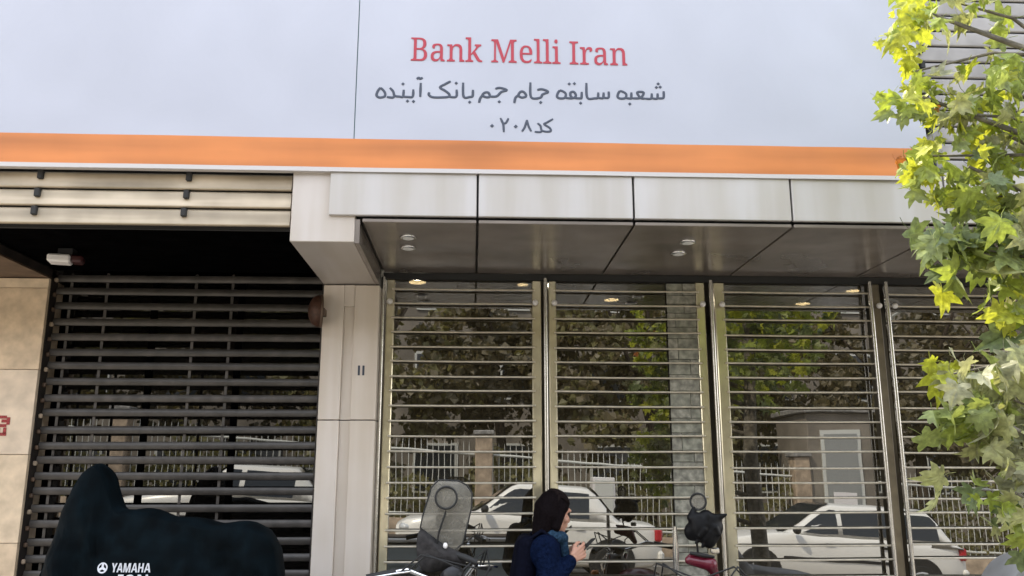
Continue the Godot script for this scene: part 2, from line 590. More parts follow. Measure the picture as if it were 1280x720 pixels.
# ---------------------------------------------------------------- ground
func setting() -> void:
	var tilt := Basis(Vector3(0, 0, 1), atan(SLOPE))
	var lay := func(z0: float, z1: float, lift: float, wide: float, th := 0.12) -> MB:
		return MB.new().box(Vector3(0, lift - th * 0.5, (z0 + z1) * 0.5), Vector3(wide, th, z1 - z0), 0.0, tilt)
	struct("ground", lay.call(-60.0, 150.0, -0.2, 400.0), M.soil, "bare ground falling gently towards the right of the street")
	var road := struct("road", lay.call(2.75, 11.0, -0.01, 60.0, 0.07), M.asphalt, "worn grey road between the two kerbs")
	var pave := struct("pavement", lay.call(0.04, 2.6, 0.09, 16.0), M.paving, "grey paved footway in front of the bank windows")
	var far := struct("far_pavement", lay.call(11.15, 14.0, 0.09, 60.0), M.paving_b, "paved footway below the white railings across the road")
	struct("kerb", lay.call(2.6, 2.75, 0.11, 16.0, 0.4), M.kerb, "stone kerb along the footway by the bank")
	struct("far_kerb", lay.call(11.0, 11.15, 0.11, 60.0, 0.4), M.kerb, "stone kerb below the parked cars across the road")

func shop_shell() -> void:
	var w := MB.new()
	w.span(-4.6, 4.6, 3.42, 5.0, -0.1, 1.14)          # storey above the windows
	w.span(-4.6, 4.6, 3.42, 3.6, -4.2, -0.1)          # roof of the rooms
	w.span(-4.6, -2.93, -0.3, 3.42, -4.2, -0.12)
	w.span(4.12, 4.6, -0.4, 3.42, -4.2, 0.1)
	w.span(-2.93, 4.12, -0.4, 3.42, -4.4, -4.2)
	w.span(-1.03, -0.68, 0.0, 3.42, -4.2, -0.16)
	w.span(-4.6, 4.12, 3.055, 3.418, 0.02, 1.14)      # filled space over the soffits
	struct("building_wall", w, M.room, "outer walls and upper storey of the bank building")
	struct("floor", MB.new().span(-2.93, 4.12, -0.5, 0.22, -4.2, 0.03), M.kerb, "stone floor slab of the dark room behind the shop windows")
	struct("ceiling", MB.new().span(-0.68, 4.12, 3.3, 3.415, -4.2, -0.03), M.room, "dim ceiling of the room behind the shop windows")
	var k := 0
	for p in [Vector3(-0.497, 3.3, -1.414), Vector3(0.434, 3.3, -1.469), Vector3(1.336, 3.3, -2.105), Vector3(3.27, 3.3, -2.215), Vector3(3.498, 3.3, -1.599)]:
		var t := thing("ceiling_lamp", ["large lit round ceiling lamp behind the leftmost shop window", "small lit round ceiling lamp behind the leftmost shop window", "lit round ceiling lamp behind the shop window with the stone pier", "lower lit round ceiling lamp behind the window third from left", "upper lit round ceiling lamp behind the window third from left"][k], "lamp", p, "lit ceiling lamps behind the shop windows")
		var r: float = [0.075, 0.045, 0.07, 0.07, 0.06][k]
		obj("lamp_ring", MB.new().lathe(p + Vector3(0, -0.016, 0), [Vector2(r + 0.02, 0.0), Vector2(r + 0.024, 0.004), Vector2(r + 0.02, 0.014)]), M.chrome, t)
		obj("lamp_lens", MB.new().lathe(p + Vector3(0, -0.022, 0), [Vector2(r * 0.8, 0.0), Vector2(r, 0.003), Vector2(r, 0.005)]), M.lit, t)
		var l := SpotLight3D.new()
		l.name = "lamp_light"
		l.light_energy = 0.35
		l.light_color = Color(1, 0.94, 0.82)
		l.light_size = r
		l.spot_angle = 70
		l.spot_range = 6
		l.spot_attenuation = 2
		l.shadow_enabled = true
		t.add_child(l)
		l.position = Vector3(0, -0.04, 0)
		l.rotation.x = -PI / 2
		k += 1
	# two plain desks in the room
	for q in [Vector3(0.9, 0.22, -3.0), Vector3(2.9, 0.22, -3.1)]:
		var t := thing("counter_desk", "dark counter in the dim room behind the " + ("second" if q.x < 2 else "third") + " shop window", "counter", q)
		obj("counter_top", MB.new().span(q.x - 0.7, q.x + 0.7, 1.2, 1.24, q.z - 0.3, q.z + 0.3, 0.01), M.gold_dark, t)
		obj("counter_front", MB.new().span(q.x - 0.65, q.x + 0.65, 0.22, 1.2, q.z - 0.22, q.z + 0.22), M.room, t)

# ---------------------------------------------------------------- louvres and sign
func louvres() -> void:
	var slat := func(x0: float, x1: float, lean: float) -> MB:         # a bent sheet-metal blade, its foot leaning out
		var b := MB.new()
		var R := []
		for x in [x0, x1]:
			R.append([Vector3(x, 0.098, 1.200), Vector3(x, 0.097, 1.216), Vector3(x, 0.084, 1.218 + lean * 0.3), Vector3(x, 0.045, 1.218 + lean * 0.4), Vector3(x, 0.012, 1.218 + lean), Vector3(x, 0.0, 1.216 + lean), Vector3(x, 0.0, 1.21), Vector3(x, 0.04, 1.2)])
		return b.rings(R)
	var t := thing("louvre_screen", "beige metal louvre screen above the black shutter entrance", "louvre", Vector3(-2.6, 3.005, 1.2))
	obj("backing", MB.new().span(-4.55, -1.045, 3.005, 3.40, 1.145, 1.165), M.gap, t)
	var ms: Mesh = slat.call(-4.55, -1.05, 0.014).mesh()
	for k in 3: put("slat", ms, M.louvre, t, Vector3(0, 3.012 + 0.106 * k, 0))
	for k in 3:
		for x in [-4.1, -3.29, -2.471, -1.644]:
			put("bracket", MB.new().box(Vector3.ZERO, Vector3(0.03, 0.05, 0.05), 0.004).mesh(), M.gap, t, Vector3(x + 0.006 * k, 3.012 + 0.106 * k + 0.074, 1.222))
	var s := thing("louvre_screen", "grey metal louvre screen behind the leaves beside the signboard", "louvre", Vector3(3.4, 3.4, 1.2))
	obj("backing", MB.new().span(2.70, 4.58, 3.37, 5.0, 1.145, 1.165), M.gap, s)
	ms = slat.call(2.70, 4.58, 0.004).mesh()
	for k in 15: put("slat", ms, M.louvre_grey, s, Vector3(0, 3.385 + 0.106 * k, 0))
	for k in 15:
		put("bracket", MB.new().box(Vector3.ZERO, Vector3(0.03, 0.05, 0.05), 0.004).mesh(), M.gap, s, Vector3(2.74, 3.385 + 0.106 * k + 0.074, 1.222))

func ripple(x: float, y: float) -> float:
	return 0.0016 * sin(x * 3.1 + y * 2.0) + 0.0010 * sin(x * 7.7 - y * 5.0 + 1.0) + 0.0012 * sin((x * 0.9 + y) * 14.0) * smoothstep(1.2, 2.4, x)

func strokes(b: MB, pts: Array, w: float) -> void:        # a brush stroke through points of the lettering, on the sheet
	var P := []
	for p in pts: P.append(Vector3(-0.641 + p.x * 0.000964, 4.219 - p.y * 0.001017 + p.x * 0.000022, 1.3))
	var out := []
	var rad := []
	var closed: bool = pts[0] == pts[pts.size() - 1]
	for k in P.size() - 1:
		var p0: Vector3 = P[k - 1] if k > 0 else (P[P.size() - 2] if closed else P[k])
		var p3: Vector3 = P[k + 2] if k + 2 < P.size() else (P[1] if closed else P[k + 1])
		for s in 5:
			out.append(P[k].cubic_interpolate(P[k + 1], p0, p3, s / 5.0))
	out.append(P[P.size() - 1])
	for k in out.size():
		out[k].z += ripple(out[k].x, out[k].y) + 0.001
		rad.append(w * (1.0 if closed or (k > 1 and k < out.size() - 2) else 0.85))
	b.tube(out, rad, 8, 0.22)

func dots(b: MB, list: Array, r: float) -> void:
	for p in list:
		var q := Vector3(-0.641 + p.x * 0.000964, 4.219 - p.y * 0.001017 + p.x * 0.000022, 1.3)
		q.z += ripple(q.x, q.y) + 0.001
		b.lathe(q, [Vector2(r * 1.15, -0.002), Vector2(r * 1.15, 0.001), Vector2(r * 0.8, 0.002)], 4, Basis(Vector3(1, 0, 0), PI / 2))

func word_at(x: float) -> int:                            # which word of the Persian line a stroke belongs to
	for k in 5:
		if x < [362, 665, 880, 1130, 1500][k]: return k
	return 5

func signboard() -> void:
	var t := thing("bank_signboard", "wide white bank signboard with red and grey lettering and orange stripe", "signboard", Vector3(-0.8, 3.32, 1.27))
	obj("frame", MB.new().span(-4.45, 2.675, 3.326, 4.98, 1.24, 1.285, 0.004), M.margin, t)
	var piece := func(x0: float, x1: float, y0: float, y1: float, nx: int, ny: int) -> MB:
		return MB.new().sheet(nx, ny, func(s: float, q: float) -> Vector3:
			var x := lerpf(x0, x1, s)
			var y := lerpf(y0, y1, q)
			return Vector3(x, y, 1.3 + ripple(x, y)))
	obj("white_sheet", piece.call(-4.45, -0.699, 3.521, 4.98, 60, 20), M.banner, t)
	obj("white_sheet", piece.call(-0.693, 2.677, 3.521, 4.98, 60, 20), M.banner, t)
	obj("sheet_seam", MB.new().span(-0.6995, -0.6925, 3.521, 4.98, 1.285, 1.2945), mat(Color(0.10, 0.17, 0.18), 0.6), t)
	obj("orange_stripe", piece.call(-4.45, 2.677, 3.347, 3.521, 110, 4), M.orange, t)
	obj("white_margin", piece.call(-4.45, 2.677, 3.322, 3.347, 110, 1), M.margin, t)
	for y in [3.70, 4.18, 4.66]:
		obj("bolt", MB.new().ball(Vector3(2.70, y, 1.28), Vector3(0.022, 0.022, 0.012), 8), M.gap, t)
	# Latin line
	var tm := TextMesh.new()
	var f := SystemFont.new()
	f.font_names = PackedStringArray(["Droid Serif"])
	tm.font = f
	tm.text = "Bank Melli Iran"
	tm.font_size = 64
	tm.depth = 0.02
	tm.pixel_size = 0.01
	tm.curve_step = 1.0
	var arr := tm.surface_get_arrays(0)
	var bb := tm.get_aabb()
	var vs: PackedVector3Array = arr[Mesh.ARRAY_VERTEX]
	for k in vs.size():
		var p := (vs[k] - bb.position) / bb.size
		vs[k] = Vector3(lerpf(-0.384, 0.900, p.x), lerpf(4.013, 4.172, p.y), 0)
		vs[k].z = 1.3 + ripple(vs[k].x, vs[k].y) + 0.0015 + (0.0015 if p.z > 0.5 else -0.002)
	arr[Mesh.ARRAY_VERTEX] = vs
	var am := ArrayMesh.new()
	am.add_surface_from_arrays(Mesh.PRIMITIVE_TRIANGLES, arr)
	obj("red_lettering", am, M.red_ink, t)
	# Persian line, drawn with a round pen
	var V := func(a: Array) -> Array:
		var o := []
		for k in a.size() / 2: o.append(Vector2(a[2 * k], a[2 * k + 1]))
		return o
	var w := 0.0078
	var words := []
	for k in 6: words.append(MB.new())
	for s in [
		[90, 378, 116, 404, 116, 428, 88, 436, 68, 424, 72, 400, 90, 378], [146, 376, 166, 398, 176, 424, 206, 430, 226, 430, 229, 388], [176, 424, 164, 436, 130, 432], [226, 430, 256, 432, 284, 430, 287, 386],
		[331, 346, 330, 432], [306, 322, 318, 314, 328, 320, 342, 313],
		[512, 336, 478, 354, 448, 374, 478, 394, 504, 416, 500, 432, 450, 436, 404, 434, 382, 420, 384, 404], [500, 432, 546, 432, 549, 388], [588, 345, 592, 432, 630, 434, 646, 428, 648, 390],
		[784, 384, 812, 378, 854, 392, 820, 404, 792, 430, 750, 432], [750, 432, 742, 408, 720, 408, 706, 424, 728, 436, 750, 432], [706, 424, 692, 444, 686, 470],
		[972, 428, 958, 404, 938, 402, 924, 424, 946, 438, 972, 428], [924, 424, 906, 440, 900, 472],
		[998, 344, 1002, 436, 1058, 438, 1072, 418, 1106, 402, 1070, 386, 1040, 390],
		[1178, 394, 1212, 410, 1208, 438, 1176, 442, 1160, 428, 1178, 394], [1208, 438, 1240, 442, 1262, 440], [1262, 440, 1276, 424, 1264, 402, 1244, 406, 1244, 428, 1262, 440], [1262, 440, 1300, 442, 1310, 438, 1312, 402],
		[1342, 346, 1346, 438, 1392, 442, 1410, 438, 1414, 406], [1410, 438, 1436, 442, 1444, 436, 1447, 406], [1444, 438, 1470, 440, 1478, 430, 1478, 400],
		[1548, 398, 1584, 414, 1580, 440, 1548, 444, 1532, 430, 1548, 398], [1580, 440, 1610, 444, 1616, 440, 1618, 406], [1616, 442, 1672, 440, 1694, 408, 1668, 402, 1654, 410, 1674, 440, 1700, 444],
		[1700, 444, 1738, 444, 1744, 412], [1744, 442, 1776, 444, 1780, 412], [1778, 442, 1810, 442, 1818, 430, 1818, 398],
	]: strokes(words[word_at(s[0])], V.call(s), w)
	for p in V.call([224, 352, 254, 458, 290, 460, 546, 348, 629, 466, 808, 464, 1060, 468, 1236, 352, 1268, 350, 1304, 472, 1606, 478, 1774, 374, 1798, 372, 1786, 352]): dots(words[word_at(p.x)], [p], 0.0092)
	for b in words: obj("grey_word", b, M.dark_ink, t)
	var digits := MB.new()
	var word := MB.new()
	for s in [
		[815, 564, 832, 600, 836, 650], [820, 572, 830, 594, 848, 594, 864, 566],
		[946, 646, 962, 620, 976, 576], [976, 576, 986, 614, 1002, 646],
		[1040, 596, 1058, 612, 1066, 640, 1100, 648, 1116, 644], [1066, 640, 1056, 650, 1022, 648], [1134, 570, 1096, 592, 1080, 602, 1110, 622, 1120, 636, 1116, 646, 1090, 648],
	]: strokes(digits if s[0] < 1010 else word, V.call(s), 0.0068)
	dots(digits, V.call([765, 612, 908, 616]), 0.0105)
	obj("grey_digits", digits, M.dark_ink, t).set_meta("kind", "stuff")
	obj("grey_word", word, M.dark_ink, t)

# ---------------------------------------------------------------- canopy
func canopy() -> void:
	var t := thing("canopy", "grey panelled canopy with dark glossy soffit over the shop windows", "canopy", Vector3(1.4, 3.02, 0.6))
	var xs := [-0.829, 0.017, 0.915, 1.839, 2.76, 3.68, 4.6]
	for k in 6:
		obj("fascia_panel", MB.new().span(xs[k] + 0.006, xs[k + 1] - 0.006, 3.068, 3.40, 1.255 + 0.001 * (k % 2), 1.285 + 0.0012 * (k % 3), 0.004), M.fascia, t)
	obj("joint_backing", MB.new().span(-0.82, 4.59, 3.072, 3.40, 1.15, 1.25), M.gap, t)
	xs[0] = -0.64
	for k in 6:
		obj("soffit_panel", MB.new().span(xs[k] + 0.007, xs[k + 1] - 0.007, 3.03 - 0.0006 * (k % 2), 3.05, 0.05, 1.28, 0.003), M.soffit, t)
	obj("head_rail", MB.new().span(-0.64, 4.1, 2.985, 3.028, 0.0, 0.045), M.gap, t)
	for p in [Vector3(-0.397, 3.03, 0.98), Vector3(-0.415, 3.03, 0.737), Vector3(1.308, 3.03, 0.95), Vector3(1.315, 3.03, 0.677)]:
		var d := obj("downlight", MB.new().lathe(p + Vector3(0, -0.012, 0), [Vector2(0.038, 0.0), Vector2(0.05, 0.002), Vector2(0.05, 0.011)]), M.chrome, t)
		obj("lens", MB.new().lathe(p + Vector3(0, -0.014, 0), [Vector2(0.03, 0.0), Vector2(0.034, 0.002)]), M.lens, d)

func pillar() -> void:
	var t := thing("clad_pillar", "pale metal clad pillar with flared head between shutter and shop windows", "pillar", Vector3(-0.84, 0, 0.1))
	var g := 0.0
	for r in [[g, 1.984], [1.990, 2.905]]:
		var y0: float = r[0]
		var y1: float = r[1]
		obj("left_panel", MB.new().span(-1.027, -0.885, y0, y1, -0.15, 0.18, 0.003), M.clad, t)
		obj("right_panel", MB.new().span(-0.814, -0.647, y0, y1, -0.15, 0.18, 0.003), M.clad, t)
		obj("groove_panel", MB.new().span(-0.884, -0.815, y0 + 0.001, minf(y1, 2.756), -0.15, 0.155), M.clad, t)
	obj("groove_head", MB.new().span(-0.884, -0.815, 2.757, 2.905, -0.15, 0.179), M.clad, t)
	obj("core", MB.new().span(-1.02, -0.655, 0, 3.0, -0.15, 0.14), M.gap, t)
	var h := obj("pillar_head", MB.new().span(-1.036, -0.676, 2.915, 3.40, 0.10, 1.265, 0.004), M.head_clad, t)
	obj("number_stroke", MB.new().box(Vector3(-0.767, 2.318, 0.1815), Vector3(0.014, 0.066, 0.004), 0.001), M.dark_ink, t)
	obj("number_stroke", MB.new().box(Vector3(-0.737, 2.318, 0.1815), Vector3(0.014, 0.066, 0.004), 0.001), M.dark_ink, t)
	# side skin of the recess under the canopy
	obj("side_panel", MB.new().span(-0.674, -0.648, 2.91, 3.05, 0.184, 1.262), M.soffit, t)
	# alarm sounder on the left edge
	var a := thing("alarm_sounder", "round rusty brown alarm sounder on the edge of the pale pillar", "alarm", Vector3(-1.03, 2.70, 0.2))
	var B := Basis(Vector3(0, 0, 1), PI / 2) * Basis(Vector3(1, 0, 0), 0.25)
	obj("bell_dome", MB.new().lathe(Vector3(-1.028, 2.705, 0.27), [Vector2(0.105, 0.0), Vector2(0.108, 0.02), Vector2(0.09, 0.05), Vector2(0.05, 0.072), Vector2(0.012, 0.08)], 24, B), M.rust, a)
	obj("bell_rim", MB.new().lathe(Vector3(-1.024, 2.705, 0.27), [Vector2(0.09, -0.012), Vector2(0.112, -0.010), Vector2(0.112, 0.006), Vector2(0.09, 0.01)], 24, B), M.brown, a)
	obj("bell_bracket", MB.new().span(-1.04, -1.0, 2.68, 2.73, 0.17, 0.27, 0.004), M.brown, a)

# ---------------------------------------------------------------- left entrance
func left_entrance() -> void:
	var t := thing("entrance_soffit", "black boarded ceiling over the dark shutter entrance", "ceiling", Vector3(-1.95, 3.0, 0.6))
	for k in 9:
		obj("board", MB.new().span(-2.86, -1.042, 3.003, 3.04, 0.105 + k * 0.115, 0.105 + k * 0.115 + 0.112, 0.003), M.black, t)
	var s := thing("entrance_beam", "dark brown boxed beam above the beige stone wall", "beam", Vector3(-3.6, 2.93, 0.7))
	obj("beam_side", MB.new().span(-4.5, -2.868, 2.945, 3.003, 0.1, 1.14, 0.003), M.dark_brown, s)
	obj("beam_underside", MB.new().span(-4.5, -2.868, 2.932, 2.943, 0.1, 1.14), M.brown, s)
	# stone wall
	var w := thing("stone_wall", "beige travertine wall at the left of the dark shutter", "wall", Vector3(-3.6, 0, 0.1))
	obj("core", MB.new().span(-4.55, -2.875, -0.2, 2.93, -0.12, 0.17), M.tan, w)
	var rows := [2.928, 2.86, 2.31, 1.76, 1.21, 0.66, 0.11]
	for k in 6:
		for j in 2:
			var x0: float = [-3.48, -4.5][j]
			var x1: float = [-2.862, -3.483][j]
			obj("tile", MB.new().span(x0, x1, rows[k + 1] + 0.0015, rows[k] - 0.0015, 0.17, 0.2 + 0.0012 * ((k + j) % 3), 0.002), [M.stone, M.stone_light, M.stone_warm][(k * 2 + j) % 3], w)
	# red stencil marks
	var r := MB.new()
	for q in [[0.0, 0.0, 0.05, 0.012], [0.012, 0.03, 0.026, 0.012], [0.0, 0.055, 0.044, 0.012], [0.038, 0.03, 0.012, 0.04], [-0.06, 0.0, 0.012, 0.06], [-0.085, 0.05, 0.05, 0.012], [-0.10, 0.01, 0.04, 0.012], [0.0, -0.055, 0.06, 0.012], [0.022, -0.032, 0.012, 0.03], [-0.018, -0.032, 0.012, 0.03], [-0.075, -0.055, 0.05, 0.012], [-0.06, -0.03, 0.03, 0.012]]:
		r.box(Vector3(-3.05 + q[0], 1.944 + q[1], 0.2045), Vector3(q[2] + 0.008, q[3] + 0.008, 0.002))
	obj("red_stencil", r, mat(Color(0.45, 0.05, 0.05), 0.7, 0, 0.6, 0.06, 6.0), w)
	# lamp under the soffit
	var l := thing("soffit_lamp", "small white lamp box with red end under the black entrance ceiling", "lamp", Vector3(-2.52, 2.95, 0.7))
	var LB := Basis(Vector3(0, 1, 0), 0.25)
	obj("lamp_box", MB.new().box(Vector3(-2.56, 2.935, 0.70), Vector3(0.13, 0.05, 0.11), 0.01, LB), M.white_plastic, l)
	obj("lamp_end", MB.new().box(Vector3(-2.462, 2.938, 0.677), Vector3(0.07, 0.045, 0.10), 0.012, LB), M.red_plastic, l)
	obj("mounting_plate", MB.new().span(-2.57, -2.48, 2.96, 3.002, 0.66, 0.72), M.dark_metal, l)
	# glazed front behind the shutter
	var gl := thing("entrance_glazing", "dark reflecting glass doors behind the slatted shutter", "glass door", Vector3(-1.95, 0.1, -0.05))
	var gx := [-2.86, -2.24, -1.64, -1.04]
	for k in 3:
		obj("pane", MB.new().box(Vector3((gx[k] + gx[k + 1]) / 2, 1.6, -0.06), Vector3(gx[k + 1] - gx[k] - 0.04, 2.74, 0.01), 0.0, Basis(Vector3(0, 1, 0), [0.002, -0.003, 0.002][k])), M.dark_glass, gl)
	for x in gx: obj("stile", MB.new().span(x - 0.022, x + 0.022, 0.2, 2.99, -0.09, -0.04, 0.004), M.black, gl)
	obj("top_rail", MB.new().span(-2.838, -1.062, 2.965, 3.0, -0.09, -0.04), M.black, gl)
	# slatted shutter
	var sh := thing("slatted_shutter", "dark brown open-slat rolling shutter closed across the left entrance", "shutter", Vector3(-1.95, 0.1, 0.1))
	var ms := MB.new()
	var R := []
	for x in [-2.852, -1.045]:
		R.append([Vector3(x, 0.026, -0.004), Vector3(x, 0.022, 0.005), Vector3(x, 0.0, 0.010), Vector3(x, -0.022, 0.007), Vector3(x, -0.026, -0.002), Vector3(x, 0.0, -0.008)])
	var slat: Mesh = ms.rings(R).mesh()
	var cl := MB.new().box(Vector3.ZERO, Vector3(0.022, 0.03, 0.03), 0.006).mesh()
	for k in 28:
		var y := 2.955 - 0.1025 * k
		put("slat", slat, M.slat if k % 4 else M.slat_worn, sh, Vector3(0, y + rng.randf_range(-0.004, 0.004), 0.1 + rng.randf_range(-0.003, 0.003)), Basis(Vector3(0, 0, 1), rng.randf_range(-0.0025, 0.0025)) * Basis(Vector3(1, 0, 0), rng.randf_range(-0.10, 0.10)))
		put("end_clip", cl, M.brown if k % 3 else M.tan, sh, Vector3(-2.856, y - 0.02, 0.112))
	for x in [-2.762, -2.521, -1.918, -1.669]:
		obj("tie_strip", MB.new().span(x - 0.009, x + 0.009, 0.12, 2.99, 0.084, 0.088), M.slat_worn, sh)
	obj("guide_rail", MB.new().span(-2.874, -2.868, 0.1, 3.0, 0.06, 0.15), M.dark_brown, sh)
	obj("guide_rail", MB.new().span(-1.042, -1.030, 0.1, 3.0, 0.06, 0.15), M.dark_brown, sh)

# ---------------------------------------------------------------- shop front
func shop_front() -> void:
	var bays := [[-0.555, 0.414], [0.588, 1.59], [1.80, 2.83], [3.0, 4.1]]
	var names := ["leftmost shop window, between the pale pillar and the first gold post", "second shop window from the pale pillar, with the stone pier", "third shop window from the pale pillar", "shop window farthest from the pale pillar, half hidden by leaves"]
	for k in 4:
		var x0: float = bays[k][0]
		var x1: float = bays[k][1]
		var w := thing("shop_window", "tall dark reflecting pane of the " + names[k], "window", Vector3((x0 + x1) / 2, 0.2, 0.0), "shop windows of the bank")
		obj("pane", MB.new().box(Vector3((x0 + x1) / 2, 1.6, -0.012), Vector3(x1 - x0 + 0.03, 2.77, 0.01), 0.0, Basis(Vector3(0, 1, 0), [0.001, -0.002, 0.0015, -0.001][k]) * Basis(Vector3(1, 0, 0), [0.0006, -0.0008, 0.0004, 0.0][k])), M.glass, w)
		obj("sill", MB.new().span(x0, x1, 0.12, 0.2, -0.03, 0.045, 0.004), M.gold_dark, w)
		var g := thing("rolling_grille", "steel rod grille in front of the " + ["leftmost shop window", "shop window with the stone pier", "shop window between the two right posts", "shop window behind the leaves"][k], "grille", Vector3((x0 + x1) / 2, 0.1, 0.06), "rod grilles over the shop windows")
		var rod := MB.new().tube([Vector3(x0 - 0.02, 0, 0), Vector3((x0 + x1) / 2, -0.002, 0), Vector3(x1 + 0.02, 0, 0)], 0.0068, 8).mesh()
		for j in 28:
			put("rod", rod, M.rod, g, Vector3(0, 2.913 - 0.1025 * j + rng.randf_range(-0.003, 0.003), 0.040 + rng.randf_range(-0.002, 0.002)), Basis(Vector3(0, 0, 1), rng.randf_range(-0.0032, 0.0032)))
	var post := func(what: String, tubes: Array, frames: Array, knobs: Array, x: float) -> void:
		var p := thing("window_post", what, "post", Vector3(x, 0.1, 0.05), "gold and steel posts between the shop windows")
		for q in tubes:
			var st := obj("steel_tube", MB.new().tube([Vector3(q, 0.1, 0.075), Vector3(q, 2.99, 0.075)], 0.014, 12), M.steel, p)
		for q in frames:
			obj("gold_frame", MB.new().span(q[0], q[1], 0.1, 2.984, -0.02, 0.030, 0.006), M.gold if q[2] else M.gold_dark, p)
		for q in knobs:
			obj("fitting_knob", MB.new().ball(Vector3(q, 2.815, 0.078), Vector3(0.021, 0.021, 0.022), 10), M.white_plastic, p)
	post.call("gold window post with steel tube beside the pale pillar", [-0.633], [[-0.614, -0.557, true]], [-0.585], -0.6)
	post.call("double gold window post with steel tube, first from the pale pillar", [0.505], [[0.414, 0.478, true], [0.532, 0.586, true]], [0.432, 0.568], 0.5)
	post.call("double gold window post with steel tube beside the grey stone pier", [1.69], [[1.592, 1.655, true], [1.725, 1.80, true]], [1.625, 1.765], 1.7)
	post.call("double steel window post nearest to the leaves", [2.848, 2.968], [[2.872, 2.94, false]], [2.905, 3.02], 2.9)
	post.call("steel window post at the far end beyond the leaves", [4.09], [[4.10, 4.118, false]], [], 4.1)
	var s := thing("stone_pier", "grey green rough stone pier behind the rods of the second window", "pier", Vector3(1.5, 0.1, 0.0))
	obj("core", MB.new().span(1.385, 1.588, 0.1, 2.98, 0.0, 0.015), M.gap, s)
	var y := 2.975
	var k := 0
	while y > 0.3:
		var h := rng.randf_range(0.06, 0.16)
		var cut := rng.randf_range(1.43, 1.54)
		var m := [M.pier, M.pier_pale]
		if k % 3 == 1:
			obj("stone", MB.new().span(1.38, 1.59, y - h + 0.002, y, 0.012, 0.022 + rng.randf_range(0, 0.008), 0.004), m[k % 2], s)
		else:
			obj("stone", MB.new().span(1.38, cut - 0.001, y - h + 0.002, y, 0.012, 0.022 + rng.randf_range(0, 0.008), 0.004), m[k % 2], s)
			obj("stone", MB.new().span(cut + 0.001, 1.59, y - h + 0.002, y, 0.012, 0.022 + rng.randf_range(0, 0.008), 0.004), m[(k + 1) % 2], s)
		y -= h
		k += 1

